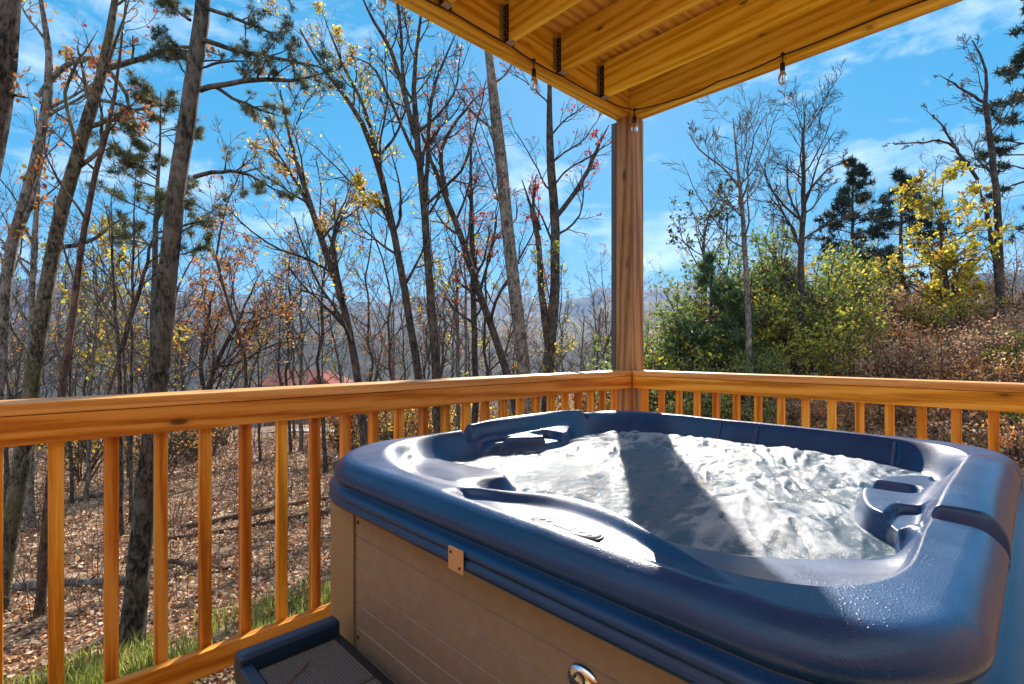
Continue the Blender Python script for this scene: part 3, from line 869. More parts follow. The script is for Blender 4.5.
def at(px, py, f):
    return np.array([(px - 512) / FPX * f, f, CAMZ + (HORY - py) / FPX * f])


rng = np.random.default_rng(3)
# leaf litter ---------------------------------------------------------------
LC = [(.36, .18, .09), (.50, .31, .18), (.18, .085, .045), (.60, .44, .30), (.46, .18, .06)]
M['litter'] = [leaf_mat('fallen_leaf_%s' % n, c, .12) for n, c in zip(('brown', 'pink_tan', 'dark', 'pale', 'rust'), LC)]


def leaf_quads(C, size, nrm=None, flat=0.0, fold=.25, rs=rng):
    """diamond leaves at C"""
    n = len(C)
    d = rs.normal(size=(n, 3)); u = rs.normal(size=(n, 3))
    if flat > 0: d[:, 2] *= (1 - flat); u[:, 2] *= (1 - flat)
    d /= np.linalg.norm(d, axis=1, keepdims=True)
    u -= d * (u * d).sum(1, keepdims=True); u /= np.maximum(np.linalg.norm(u, axis=1, keepdims=True), 1e-6)
    w = np.cross(d, u)
    s = np.asarray(size)[:, None] if np.ndim(size) else np.full((n, 1), size)
    s = s * rs.uniform(.65, 1.3, (n, 1))
    a = C - d * s * .5; c = C + d * s * .5
    l = C + u * s * .32 + w * s * fold * .3; r = C - u * s * .32 + w * s * fold * .3
    V = np.stack([a, l, c, r], 1).reshape(-1, 3); k = np.arange(n)[:, None] * 4
    return V, np.concatenate([k + 0, k + 1, k + 2, k + 3], 1)


n = 210000
ang_ = rng.uniform(R(-62), R(62), n); dist = 2.3 * (26 / 2.3) ** (rng.uniform(0, 1, n) ** .9)
x = dist * np.sin(ang_); y = dist * np.cos(ang_)
Xd, Yd = w2d(x, y); keep = ~((Xd < .02) & (Yd < .02)); x, y, dist = x[keep], y[keep], dist[keep]
dr_ = fbm(x * 1.7, y * 1.7, 4, 201) + rng.uniform(-.1, .1, len(x)) > .40; x, y, dist = x[dr_], y[dr_], dist[dr_]
C = np.column_stack([x, y, ground_z(x, y) + .012 + rng.uniform(0, .025, len(x))])
V, F = leaf_quads(C, .028 + .0040 * dist, flat=.72)
lit = np_part('fallen_leaves', V, F, M['litter'], smooth_=False, mi=rng.integers(0, 5, len(F))); lit['kind'] = 'stuff'

# grass -----------------------------------------------------------------------
M['grass'] = [leaf_mat('grass_blade', (.22, .28, .045), .55), leaf_mat('grass_blade_pale', (.38, .38, .10), .55)]
n = 90000
Xg = rng.uniform(-4.4, .6, n); Yg = rng.uniform(.3, 3.0, n)
sel = rng.uniform(0, 1, n) < np.clip(2.9 - Yg, 0, 1) * np.where(Xg < -1.0, 1, .5)
Xg, Yg = Xg[sel], Yg[sel]
n2 = 26000
Xh = rng.uniform(.05, 2.6, n2); Yh = rng.uniform(-4.2, .2, n2)
Xg = np.concatenate([Xg, Xh]); Yg = np.concatenate([Yg, Yh])
P = ORG[None] + np.outer(Xg, CU) + np.outer(Yg, CN)
cl_n = fbm(P[:, 0] * 2.6, P[:, 1] * 2.6, 3, 91); sel = cl_n + rng.uniform(-.16, .16, len(P)) > .49; P = P[sel]
P[:, 2] = ground_z(P[:, 0], P[:, 1]) - .005
n = len(P); hh = rng.uniform(.06, .19, n) * (.7 + .6 * fbm(P[:, 0] * 3, P[:, 1] * 3, 2, 95)); a = rng.uniform(0, 2 * math.pi, n); bend = rng.uniform(.1, .7, n) * hh
d = np.column_stack([np.cos(a), np.sin(a), np.zeros(n)]); s = np.column_stack([-np.sin(a), np.cos(a), np.zeros(n)]) * .0055
up = np.array([0, 0, 1.0])
V = np.stack([P - s, P + s, P + s * .7 + d * bend[:, None] * .4 + up * hh[:, None] * .6, P - s * .7 + d * bend[:, None] * .4 + up * hh[:, None] * .6, P + d * bend[:, None] + up * hh[:, None]], 1).reshape(-1, 3)
k = np.arange(n)[:, None] * 5
gr = np_part('grass', V, [np.concatenate([k + 3, k + 2, k + 4], 1), np.concatenate([k, k + 1, k + 2, k + 3], 1)], M['grass'], smooth_=False,
             mi=np.concatenate([m_ := rng.integers(0, 2, n), m_])); gr['kind'] = 'stuff'

# gravel road in the dip ---------------------------------------------------------
M['gravel'] = simple('gravel_road', (.36, .34, .32), .95, bump=.5, bscale=30, vary=.2)
t = np.linspace(0, 1, 60); rx = -13 + 22 * t; ry = 27.0 - 5 * t + 3 * t * t
rows = []
for o_ in np.linspace(-1.25, 1.25, 7):
    rows.append(np.column_stack([rx, ry + o_, ground_z(rx, ry + o_) + .06]))
V = np.stack(rows).reshape(-1, 3); j = (np.arange(6) * 60)[:, None]; i = np.arange(59)[None]
F = np.stack([j + i, j + i + 1, j + 60 + i + 1, j + 60 + i], -1).reshape(-1, 4)
rd = np_part('gravel_road', V, F, M['gravel']); rd['kind'] = 'structure'
# ------------------------------------------------------------------ tree growing
BARK = {
    'grey': bark_mat('grey_bark', (.028, .024, .021), (.23, .205, .18)),
    'dark': bark_mat('dark_bark', (.008, .007, .006), (.10, .08, .066)),
    'moss': bark_mat('mossy_bark', (.015, .013, .010), (.17, .15, .115), (.11, .105, .03), .5),
    'pine': bark_mat('pine_bark', (.008, .0075, .0075), (.115, .105, .097), (.06, .065, .04), .2, .75),
    'brown': bark_mat('brown_bark', (.03, .019, .014), (.13, .085, .062)),
}
LEAF = {
    'orange': leaf_mat('orange_leaf', (.52, .20, .035), .5), 'rust': leaf_mat('rust_leaf', (.40, .16, .06), .5), 'yellow': leaf_mat('yellow_leaf', (.64, .48, .05), .55),
    'lime': leaf_mat('lime_leaf', (.36, .38, .05), .55), 'red': leaf_mat('red_leaf', (.40, .05, .035)), 'green': leaf_mat('green_leaf', (.16, .23, .055), .55),
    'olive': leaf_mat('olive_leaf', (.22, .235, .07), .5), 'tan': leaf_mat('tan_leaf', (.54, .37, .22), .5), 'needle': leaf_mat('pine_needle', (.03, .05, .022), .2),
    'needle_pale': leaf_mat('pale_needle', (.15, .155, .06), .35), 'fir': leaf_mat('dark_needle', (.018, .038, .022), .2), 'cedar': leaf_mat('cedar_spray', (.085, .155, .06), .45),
    'mauve': leaf_mat('dry_stalk', (.50, .31, .23), .5),
}


def norm(v): return v / np.maximum(np.linalg.norm(v, axis=-1, keepdims=True), 1e-9)


def grow(rs, P, Rr, n, t0, t1, angle, lenf, rf, m, up=.05, wig=.16, taper=.3, Lmin=.0, fall=.55, absL=None, flat=1.0):
    """n children on every parent polyline"""
    B, mm, _ = P.shape
    Lp = np.linalg.norm(np.diff(P, axis=1), axis=2).sum(1)
    t = t0 + (t1 - t0) * (np.arange(n)[None] + rs.uniform(0, 1, (B, n))) / n
    f = t * (mm - 1); i0 = np.clip(f.astype(int), 0, mm - 2); fr = (f - i0)[..., None]
    bi = np.arange(B)[:, None]
    S = P[bi, i0] * (1 - fr) + P[bi, i0 + 1] * fr
    T = norm(P[bi, i0 + 1] - P[bi, i0])
    r0 = (Rr[bi, i0] * (1 - fr[..., 0]) + Rr[bi, i0 + 1] * fr[..., 0])
    q = rs.normal(size=(B, n, 3)); q = norm(q - T * (q * T).sum(-1, keepdims=True))
    a = rs.uniform(angle[0], angle[1], (B, n, 1))
    D = norm(T * np.cos(a) + q * np.sin(a)); D[..., 2] *= flat; D = norm(D)
    base = (Lp[:, None] if absL is None else absL)
    ln = base * lenf * (1 - fall * (t - t0) / max(t1 - t0, 1e-6)) * rs.uniform(.6, 1.25, (B, n)) + Lmin
    rad = np.minimum(r0 * rf, r0) * rs.uniform(.75, 1.1, (B, n))
    N = B * n
    D = D.reshape(N, 3); S = S.reshape(N, 3); ln = ln.reshape(N); rad = rad.reshape(N)
    out = np.zeros((N, m, 3)); out[:, 0] = S
    for k in range(1, m):
        out[:, k] = out[:, k - 1] + D * (ln / (m - 1))[:, None]
        D = norm(D + wig * rs.normal(size=(N, 3)) + np.array([0, 0, up]))
    RR = rad[:, None] * np.linspace(1, taper, m)[None]
    return out, RR


def resample(pts, m, jit=0, rs=None):
    P = np.array(pts, float); s = np.concatenate([[0], np.cumsum(np.linalg.norm(np.diff(P, axis=0), axis=1))])
    q = np.linspace(0, s[-1], m)
    # smooth through the points
    out = np.stack([np.interp(q, s, P[:, i]) for i in range(3)], -1)
    for _ in range(2): out[1:-1] = .25 * out[:-2] + .5 * out[1:-1] + .25 * out[2:]
    if jit: out[1:-1] += rs.normal(size=(m - 2, 3)) * jit
    return out


def leaf_pts(rs, Ps, n, t0=.2, spread=.03):
    """n random points along the polylines Ps (B,m,3)"""
    B, m, _ = Ps.shape
    b = rs.integers(0, B, n); f = rs.uniform(t0, 1, n) * (m - 1); i = np.clip(f.astype(int), 0, m - 2); fr = (f - i)[:, None]
    return Ps[b, i] * (1 - fr) + Ps[b, i + 1] * fr + rs.normal(size=(n, 3)) * spread


def tufts(rs, C, per, ln, w, up=.25):
    """bundles of needles"""
    n = len(C); k = n * per
    D = norm(rs.normal(size=(k, 3)) + np.array([0, 0, up])); P = np.repeat(C, per, 0) + rs.normal(size=(k, 3)) * ln * .12
    q = norm(np.cross(D, rs.normal(size=(k, 3)))) * w * .5
    l = ln * rs.uniform(.6, 1.1, (k, 1))
    V = np.stack([P - q, P + q, P + D * l], 1).reshape(-1, 3)
    return V, np.arange(k * 3).reshape(-1, 3)


def px_trunk(pxs, f, wbot, wtop, m=16, lean=0.0, fend=None, rs=None, down=True):
    """trunk through points of the photograph at distance f, run down to the ground"""
    pts = [at(px, py, f + lean * (i / max(1, len(pxs) - 1))) for i, (px, py) in enumerate(pxs)]   # bottom first
    if down:
        p0, p1 = pts[0], pts[1]; d = (p0 - p1) / max(np.linalg.norm(p0 - p1), 1e-6)
        d = d * np.array([.6, .6, 1]); p = p0.copy()
        for _ in range(400):
            if p[2] < gz(p[0], p[1]) - .12: break
            p = p + d / np.linalg.norm(d) * .05
        if np.linalg.norm(p - p0) > .05: pts = [p] + pts
    P = resample(pts, m, .006 * f / 8, rs)
    hz = np.linspace(0, 1, m)
    rw = (wbot + (wtop - wbot) * hz) * f / FPX / 2
    rw = rw * np.interp(hz, [0, .72, 1], [1, 1, .3 if down else .22])
    if down: rw = rw * (1 + .45 * np.exp(-((P[:, 2] - P[0, 2]) / .22)))
    return P[None], rw[None]


def finish(name, label, group, base, trunk, branch, leaves, bark, cat='tree', leafname='leaves', kmain=12):
    t = world_thing(name, label, cat, tuple(base), group)
    V, F = merge([tubes(P, r, k) for P, r, k in trunk]); np_part('trunk', V, F, BARK[bark], t)
    if branch:
        V, F = merge([tubes(P, r, k) for P, r, k in branch]); np_part('crown', V, F, BARK[bark], t)
    if leaves:
        Vs, Fs, mats, mi, o = [], {3: [], 4: []}, [], {3: [], 4: []}, 0
        for V, F, mt in leaves:
            if mt not in mats: mats.append(mt)
            Fs[F.shape[1]].append(F + o); mi[F.shape[1]].append(np.full(len(F), mats.index(mt))); Vs.append(V); o += len(V)
        Fl = [np.concatenate(Fs[k]) for k in (3, 4) if Fs[k]]; ml = np.concatenate([np.concatenate(mi[k]) for k in (3, 4) if mi[k]])
        np_part(leafname, np.concatenate(Vs), Fl, [LEAF[m_] for m_ in mats], t, smooth_=False, mi=ml)
    return t


def bare_crown(rs, P, r, n1=14, t0=.45, ang=(.5, 1.1), lenf=.42, n2=6, n3=5, up=.10, wig=.15, rf=.5, n4=0, twig=.0):
    a, ra = grow(rs, P, r, n1, t0, .99, ang, lenf, rf, 9, up, wig)
    b, rb = grow(rs, a, ra, n2, .2, 1.0, (.4, 1.0), .48, .6, 6, up * .8, wig * 1.1)
    c, rc = grow(rs, b, rb, n3 + 2, .15, 1.0, (.4, 1.0), .55, .65, 4, up * .5, wig * 1.2)
    tmin = twig
    for q in (ra, rb, rc): np.maximum(q, tmin, out=q)
    out = [(a, ra, 6), (b, rb, 4), (c, rc, 3)]
    if n4:
        d_, rd_ = grow(rs, c, rc, n4, .25, 1.0, (.4, .9), .55, .8, 3, 0, .2); np.maximum(rd_, tmin, out=rd_); out.append((d_, rd_, 3))
    return out


def lv(rs, br, n, size, colors, spread=.04, lev=-1):
    per = []
    tot = sum(w for _, w in colors)
    for c, w in colors:
        k = max(1, int(n * w / tot)); C = leaf_pts(rs, br[lev][0], k, .2, spread)
        V, F = leaf_quads(C, np.full(k, size), rs=rs); per.append((V, F, c))
    return per


def key_tree(name, label, pxs, f, wb, wt, bark='dark', seed=1, crown=None, leaves=None, lean=0, extra=None, group=None, m=18):
    rs = np.random.default_rng(seed)
    P, r = px_trunk(pxs, f, wb, wt, m, lean, rs=rs)
    trunk = [(P, r, 12)]; br = []; limbs = []
    tw = .38 * f / FPX * .5
    src = [(P, r)]
    for e in (extra or []):                                 # big limbs drawn through photo points
        Q, rq = px_trunk(e[0], e[1], e[2], e[3], 12, e[4] if len(e) > 4 else 0, rs=rs, down=False)
        src.append((Q, rq))
    for i, (a, b_) in enumerate(src):
        bb = []
        if crown is not None:
            kw = dict(crown)
            if i > 0: kw['t0'] = .15; kw['n1'] = max(4, int(kw.get('n1', 14) * .55)); kw['lenf'] = kw.get('lenf', .42) * 1.15
            bb = bare_crown(rs, a, b_, twig=tw, **kw)
        br += bb
        if i == 0: br0 = bb
        else: limbs.append((a, b_, bb))
    lvs = []
    if leaves:
        n_, size, cols, *rest = leaves
        tips = [b_ for b_ in br if b_[2] == 3]
        k = 0
        for tset in tips:
            if len(tset[0]): lvs += lv(rs, [tset], max(4, int(n_ * len(tset[0]) / sum(len(q[0]) for q in tips))), size, cols)
    t = finish(name, label, group, (P[0, 0, 0], P[0, 0, 1], gz(P[0, 0, 0], P[0, 0, 1])), trunk, br0, lvs, bark)
    for a, b_, bb in limbs:
        V, F = tubes(a, b_, 8); lo = np_part('limb', V, F, BARK[bark], t)
        if bb: V, F = merge([tubes(*q) for q in bb]); np_part('crown', V, F, BARK[bark], t, lo)
    return t
# ------------------------------------------------------------------ the trees one can point to
C1 = dict(n1=12, t0=.45, lenf=.40, n2=6, n3=5)
THIN = dict(n1=10, t0=.35, lenf=.32, n2=5, n3=4)
# left, near the deck
key_tree('oak_tree', 'thick dark furrowed trunk cut by the top left corner of the photo', [(-58, 420), (-30, 240), (-8, 130), (8, 40), (14, -20), (18, -140)], 3.4, 30, 22, 'dark', 11, dict(n1=3, t0=.7, lenf=.06, n2=4, n3=2), (40, .05, [('rust', 2), ('orange', 2)]))
key_tree('oak_tree', 'grey trunk at the left edge, forked at the top, with a few orange leaves', [(-6, 470), (0, 390), (3, 290), (12, 235), (34, 175), (57, 68), (40, 10), (32, -60)], 5.6, 13, 7, 'grey', 12, dict(n1=6, t0=.6, lenf=.22, n2=5, n3=3), (420, .065, [('orange', 3), ('rust', 3), ('yellow', 1)]),
         extra=[([(40, 96), (52, 76), (74, 60), (98, 56), (108, 66)], 5.6, 5.5, 4), ([(5, 250), (28, 214), (44, 160)], 5.6, 6, 3)])
key_tree('oak_tree', 'leaning mossy trunk crossing from the left rail up to the top edge', [(4, 560), (12, 520), (22, 455), (32, 386), (48, 268), (58, 216), (76, 158), (105, 70), (117, 0), (124, -90)], 4.7, 16, 9, 'moss', 13, dict(n1=7, t0=.5, lenf=.17, n2=5, n3=3), (170, .05, [('rust', 2), ('orange', 1)]),
         extra=[([(106, 68), (140, 60), (165, 48), (200, 46), (228, 60)], 4.7, 6, 2), ([(108, 70), (124, 88), (131, 112), (140, 130)], 4.7, 5, 2), ([(78, 152), (62, 90), (82, 56), (98, 30)], 4.7, 4, 2), ([(100, 100), (125, 106), (150, 118)], 4.7, 4, 1.5)])
key_tree('maple_tree', 'slim brown trunk leaning right between the mossy oak and the big pine', [(40, 606), (48, 540), (44, 500), (52, 460), (63, 392), (73, 316), (82, 246), (88, 187), (111, 129), (120, 60), (128, -20)], 4.6, 8.5, 3.5, 'brown', 14, dict(n1=6, t0=.45, lenf=.18, n2=4, n3=3), (90, .045, [('rust', 2), ('red', 1)]))
# the big pine, with its boughs reaching right
rs = np.random.default_rng(21)
f5 = 3.95
P, r = px_trunk([(130, 640), (140, 560), (147, 480), (158, 389), (167, 281), (176, 187), (193, 88), (203, 0), (214, -110), (220, -230)], f5, 21, 11.5, 26, rs=rs)
boughs = [([(204, 40), (240, 52), (290, 60), (316, 66), (340, 74)], 5, 2), ([(206, 8), (240, 20), (270, 32), (290, 40)], 4, 1.5), ([(200, 90), (222, 84), (262, 79), (300, 81), (326, 72)], 5.5, 2.5), ([(214, 86), (232, 98), (256, 108), (286, 118)], 4, 1.5),
          ([(200, 68), (222, 62), (250, 61), (266, 66)], 2.5, 1), ([(194, 177), (216, 171), (246, 171), (262, 183), (290, 196)], 4.5, 1.5), ([(190, 20), (176, 10), (160, 2)], 3.5, 1.5), ([(192, 52), (172, 48), (150, 52)], 3, 1), ([(208, -40), (250, -34), (300, -20), (340, -26)], 5, 2),
          ([(186, 75), (176, 58), (172, 46)], 2, 1)]
trunk = [(P, r, 16)]; bough_parts = []
for pts_, w0, w1 in boughs:
    br = []; nl = []; bough_parts.append((br, nl))
    Q, rq = px_trunk(pts_, f5 - .02, w0, w1, 12, -.5 + rs.uniform(0, 1.0), rs=rs, down=False)
    br.append((Q, rq, 6))
    a, ra = grow(rs, Q, rq, 13, .30, 1.0, (.5, 1.2), .26, .6, 6, .05, .12); br.append((a, ra, 4))
    b_, rb = grow(rs, a, ra, 3, .3, 1.0, (.4, 1.0), .5, .7, 4, .08, .14); br.append((b_, rb, 3))
    for S, k in ((a, 40), (b_, 62)):
        C = leaf_pts(rs, S, k, .55, .012); V, F = tufts(rs, C, 24, .048, .0034); nl.append((V, F, 'needle' if rs.uniform() < .7 else 'needle_pale'))
dd, rdd = grow(rs, P, r, 14, .25, .75, (1.0, 1.7), .07, .14, 6, -.02, .2)
big_pine = finish('pine_tree', 'big flaky pine trunk by the left rail with dark boughs reaching right across the sky', None, (P[0, 0, 0], P[0, 0, 1], gz(P[0, 0, 0], P[0, 0, 1])), trunk, [(dd, rdd, 4)], None, 'pine')
for br, nl in bough_parts:
    V, F = merge([tubes(*q) for q in br]); bo = np_part('bough', V, F, BARK['pine'], big_pine)
    V, F = merge([(v, f_) for v, f_, _ in nl]); np_part('needles', V, F, [LEAF['needle'], LEAF['needle_pale']], big_pine, bo, smooth_=False, mi=np.concatenate([np.full(len(f_), int(c_ != 'needle')) for _, f_, c_ in nl]))

# a smaller pine just behind it
rs = np.random.default_rng(22); f6 = 9.0
P, r = px_trunk([(152, 470), (153, 380), (155, 250), (158, 170), (161, 92)], f6, 9, 3, 20, rs=rs)
a, ra = grow(rs, P, r, 26, .60, .99, (1.1, 1.5), .18, .5, 8, .04, .08, fall=.6)
b_, rb = grow(rs, a, ra, 6, .3, 1.0, (.5, 1.0), .4, .7, 4, .05, .1)
C = np.concatenate([leaf_pts(rs, b_, 1000, .4, .02), leaf_pts(rs, a, 300, .5, .02)])
n_ = rs.permutation(len(C)); V, F = tufts(rs, C[n_[:450]], 18, .13, .011); V2, F2 = tufts(rs, C[n_[450:]], 18, .13, .011)
dd, rdd = grow(rs, P, r, 12, .3, .6, (1.1, 1.6), .06, .3, 5, -.02, .2)
finish('pine_tree', 'smaller pine with a tuft of pale green needles, half hidden behind the big pine trunk', None, (P[0, 0, 0], P[0, 0, 1], gz(P[0, 0, 0], P[0, 0, 1])), [(P, r, 10)], [(a, ra, 5), (b_, rb, 3), (dd, rdd, 4)], [(V, F, 'needle'), (V2, F2, 'needle_pale')], 'pine', leafname='needles')

key_tree('sapling', 'two stemmed dark sapling left of the big pine, splitting in a V low down', [(120, 470), (120, 390), (121, 352), (113, 300), (112, 230), (111, 190)], 7.2, 6, 2, 'dark', 23, THIN, None, extra=[([(121, 352), (131, 318), (141, 285), (153, 240), (160, 210)], 7.2, 5, 2)])
key_tree('sapling', 'thin straight dark sapling just left of the big pine trunk', [(131, 480), (132, 380), (132, 320), (133, 250), (136, 170)], 8, 4, 2, 'dark', 24, THIN)
key_tree('maple_tree', 'slender grey trunk between the left edge oaks, standing upright behind them', [(30, 480), (31, 380), (33, 300), (34, 240), (40, 170), (36, 110)], 8, 8, 4, 'grey', 25, THIN, (60, .05, [('rust', 1)]))
key_tree('dogwood_tree', 'thin leaning stem with yellow leaves glowing behind the slim brown trunk', [(88, 470), (90, 390), (95, 340), (98, 290), (92, 240)], 10, 4, 2, 'grey', 26, dict(n1=14, t0=.3, lenf=.42, n2=5, n3=4), (1300, .085, [('yellow', 3), ('lime', 2), ('orange', 1)]))
# middle
key_tree('oak_tree', 'bushy small oak with rusty brown leaves beyond the left rail, right of the big pine', [(206, 450), (208, 385), (222, 350), (240, 320), (252, 290), (262, 270)], 14, 7, 2, 'dark', 31, dict(n1=16, t0=.28, lenf=.55, n2=6, n3=5, ang=(.5, 1.2)), (3200, .085, [('rust', 4), ('orange', 3), ('tan', 2)]), extra=[([(206, 400), (200, 370), (204, 330), (212, 300), (216, 280)], 14, 5, 2)])
key_tree('poplar_tree', 'small bare grey tree in front of the red roofed house', [(301, 470), (301, 385), (302, 340), (300, 300), (302, 262)], 17, 5, 1.5, 'grey', 32, dict(n1=16, t0=.35, lenf=.48, n2=6, n3=4, up=.12, ang=(.5, .9)), (60, .08, [('orange', 1)]))
key_tree('oak_tree', 'dark trunk leaning left, yellow and orange leaves along it, left of the middle', [(366, 450), (358, 378), (345, 304), (329, 263), (310, 205), (292, 150), (280, 90)], 9.4, 9, 5, 'dark', 33, dict(n1=14, t0=.35, lenf=.27, n2=6, n3=4), (1900, .06, [('orange', 3), ('yellow', 4), ('tan', 2)]), extra=[([(312, 212), (290, 170), (262, 148)], 9.4, 4, 2), ([(345, 300), (330, 250), (352, 190)], 9.4, 4, 2)])
key_tree('oak_tree', 'dark curving trunk with yellow leaves, just left of the tall fan topped tree', [(424, 440), (420, 376), (411, 328), (397, 246), (376, 152), (352, 94), (318, 74), (300, 30)], 10, 9, 5, 'dark', 34, dict(n1=13, t0=.4, lenf=.27, n2=6, n3=4), (2100, .06, [('yellow', 4), ('lime', 2), ('orange', 2)]), extra=[([(378, 156), (366, 110), (340, 60), (322, 10)], 10, 4, 2), ([(395, 240), (380, 200), (350, 180)], 10, 3, 1.5)])
key_tree('poplar_tree', 'tall bare tree whose many stems fan out up to the left roof beam', [(439, 440), (437, 376), (429, 281), (423, 176), (414, 130), (412, 70), (420, 20), (428, -40)], 9, 11, 4, 'dark', 35, dict(n1=12, t0=.5, lenf=.24, n2=6, n3=5, up=.1), (420, .05, [('yellow', 2), ('orange', 1), ('tan', 1)]),
         extra=[([(416, 138), (404, 92), (398, 64), (384, 36), (366, 10), (356, -20)], 9, 6, 2.5), ([(404, 92), (402, 50), (398, 10), (396, -30)], 9, 4, 2), ([(421, 168), (395, 112), (372, 60), (345, 55)], 9, 4, 2), ([(426, 200), (428, 140), (430, 90), (446, 60), (460, 20)], 9, 5, 2)])
key_tree('locust_tree', 'left leaning trunk between the fan topped tree and the thick straight scaly trunk', [(520, 430), (508, 371), (481, 298), (462, 240), (446, 196), (429, 158), (415, 110)], 10.4, 9, 5, 'dark', 36, dict(n1=12, t0=.4, lenf=.27, n2=6, n3=4), (850, .058, [('red', 3), ('orange', 1), ('rust', 2)]), extra=[([(447, 196), (438, 150), (462, 112), (490, 84)], 10.4, 5, 2), ([(480, 292), (492, 250), (500, 200)], 10.4, 3, 1.5)])
key_tree('dead_tree', 'straight dead snag with a broken top left of the thick straight trunk', [(476, 450), (475, 363), (473, 280), (471, 200), (470, 122)], 11, 7, 4.5, 'dark', 37, dict(n1=10, t0=.4, lenf=.10, n2=4, n3=3), (420, .06, [('red', 4), ('rust', 1)]))
key_tree('sapling', 'thin pole of a tree with a few yellow leaves between two leaning trunks', [(458, 450), (458, 370), (457, 300), (455, 230)], 12, 5, 2.5, 'grey', 38, THIN, (500, .07, [('yellow', 3), ('lime', 1)]))
key_tree('oak_tree', 'thick straight scaly trunk rising behind the roof beam near the middle', [(532, 440), (525, 370), (516, 300), (508, 234), (499, 140), (488, 52), (480, -30)], 8.2, 14, 11, 'grey', 39, dict(n1=9, t0=.45, lenf=.18, n2=6, n3=5, rf=.22), (380, .05, [('red', 3), ('tan', 1)]))
key_tree('oak_tree', 'forked dark tree just left of the wooden post, one limb bending right', [(546, 440), (548, 371), (552, 330), (556, 293), (555, 230), (553, 175), (548, 130), (549, 88), (550, 30)], 9, 12, 7, 'dark', 40, dict(n1=9, t0=.5, lenf=.2, n2=6, n3=5, rf=.3), (600, .055, [('red', 4), ('rust', 1)]),
         extra=[([(549, 350), (543, 310), (540, 262), (537, 225), (528, 195), (522, 180)], 9, 8, 4), ([(557, 216), (572, 196), (588, 172), (600, 140), (609, 125)], 9, 5, 3.5), ([(540, 230), (532, 205), (536, 180)], 9, 4, 2)])
# right
key_tree('poplar_tree', 'slim bare tree just right of the wooden post, with a thin twiggy top', [(752, 400), (750, 371), (747, 300), (745, 250), (742, 198), (736, 150), (733, 118)], 11, 7, 3, 'grey', 41, dict(n1=13, t0=.55, lenf=.34, n2=7, n3=5, up=.08), None, extra=[([(741, 190), (725, 168), (700, 152), (686, 130)], 11, 2.5, 1)])
key_tree('oak_tree', 'dark bare tree with a round twiggy crown, second right of the wooden post', [(800, 400), (799, 370), (801, 300), (801, 250), (804, 193), (803, 150), (805, 108)], 12, 8, 3, 'dark', 42, dict(n1=16, t0=.50, lenf=.34, n2=7, n3=6, up=.07), (90, .05, [('rust', 1), ('orange', 1)]), extra=[([(801, 250), (785, 215), (765, 190)], 12, 3, 1), ([(803, 200), (825, 170), (848, 160)], 12, 3, 1), ([(798, 330), (790, 290), (786, 262)], 12, 3, 1.2)])
key_tree('oak_tree', 'tall dark tree at the right with long bare limbs reaching left above the yellow tree', [(1000, 330), (1000, 290), (998, 220), (994, 160), (986, 120), (983, 102), (990, 70), (972, 40)], 13, 8, 3.5, 'dark', 43, dict(n1=10, t0=.5, lenf=.22, n2=6, n3=5, rf=.35), (60, .06, [('orange', 2), ('rust', 1)]),
         extra=[([(978, 180), (955, 148), (940, 122), (922, 108)], 13, 3.2, 1), ([(955, 148), (945, 140), (915, 143), (886, 143)], 13, 2.4, .9), ([(983, 102), (960, 88), (938, 74)], 13, 2.8, 1), ([(999, 290), (990, 230), (978, 180)], 13, 4.5, 3)])
key_tree('maple_tree', 'bright yellow leaved young tree standing on the brushy bank at the right', [(948, 345), (947, 300), (944, 260), (940, 220), (944, 178)], 12.5, 6, 2, 'dark', 44, dict(n1=26, t0=.16, lenf=.44, n2=6, n3=4, up=.03, ang=(.7, 1.3)), (5600, .095, [('yellow', 5), ('lime', 4), ('orange', 1)]), extra=[([(947, 320), (954, 290), (956, 255)], 12.5, 4, 2)])
key_tree('young_pine', 'small crooked dark tree with clumped needles right of the post, low against the sky', [(706, 330), (705, 270), (703, 235), (712, 205)], 16, 5, 2, 'dark', 45, dict(n1=12, t0=.45, lenf=.5, n2=5, n3=4), (900, .10, [('fir', 3), ('olive', 1)]))


def conifer(name, label, px, pytop, f, wpx, hw, col, seed, nb=60, t0=.2, tuft=.2, group=None, droop=-.05, per=16, n2=6, dens=4, pbase=None):
    rs = np.random.default_rng(seed)
    topp = at(px, pytop, f); zb = gz(topp[0], topp[1]) - .1
    P = resample([(topp[0], topp[1], zb), (topp[0] + rs.normal() * .05, topp[1], (zb + topp[2]) / 2), tuple(topp)], 16, .01, rs)[None]
    r = (np.linspace(wpx, .8, 16) * f / FPX / 2)[None]
    Ltot = np.linalg.norm(np.diff(P[0], axis=0), axis=1).sum()
    a, ra = grow(rs, P, r, nb, t0, .995, (1.25, 1.65), hw / Ltot, .4, 7, droop, .07, fall=.9)
    b_, rb = grow(rs, a, ra, n2, .2, 1.0, (.6, 1.1), .38, .6, 4, -.02, .1)
    np.maximum(rb, .35 * f / FPX, out=rb)
    C = np.concatenate([leaf_pts(rs, b_, nb * dens * 2, .2, .03), leaf_pts(rs, a, nb * dens, .35, .03)])
    C = np.concatenate([C, P[0, -3:]])
    V, F = tufts(rs, C, per, tuft, tuft * .16, .1)
    return finish(name, label, group, (topp[0], topp[1], zb), [(P, r, 8)], [(a, ra, 4), (b_, rb, 3)], [(V, F, col)], 'dark', leafname='needles')


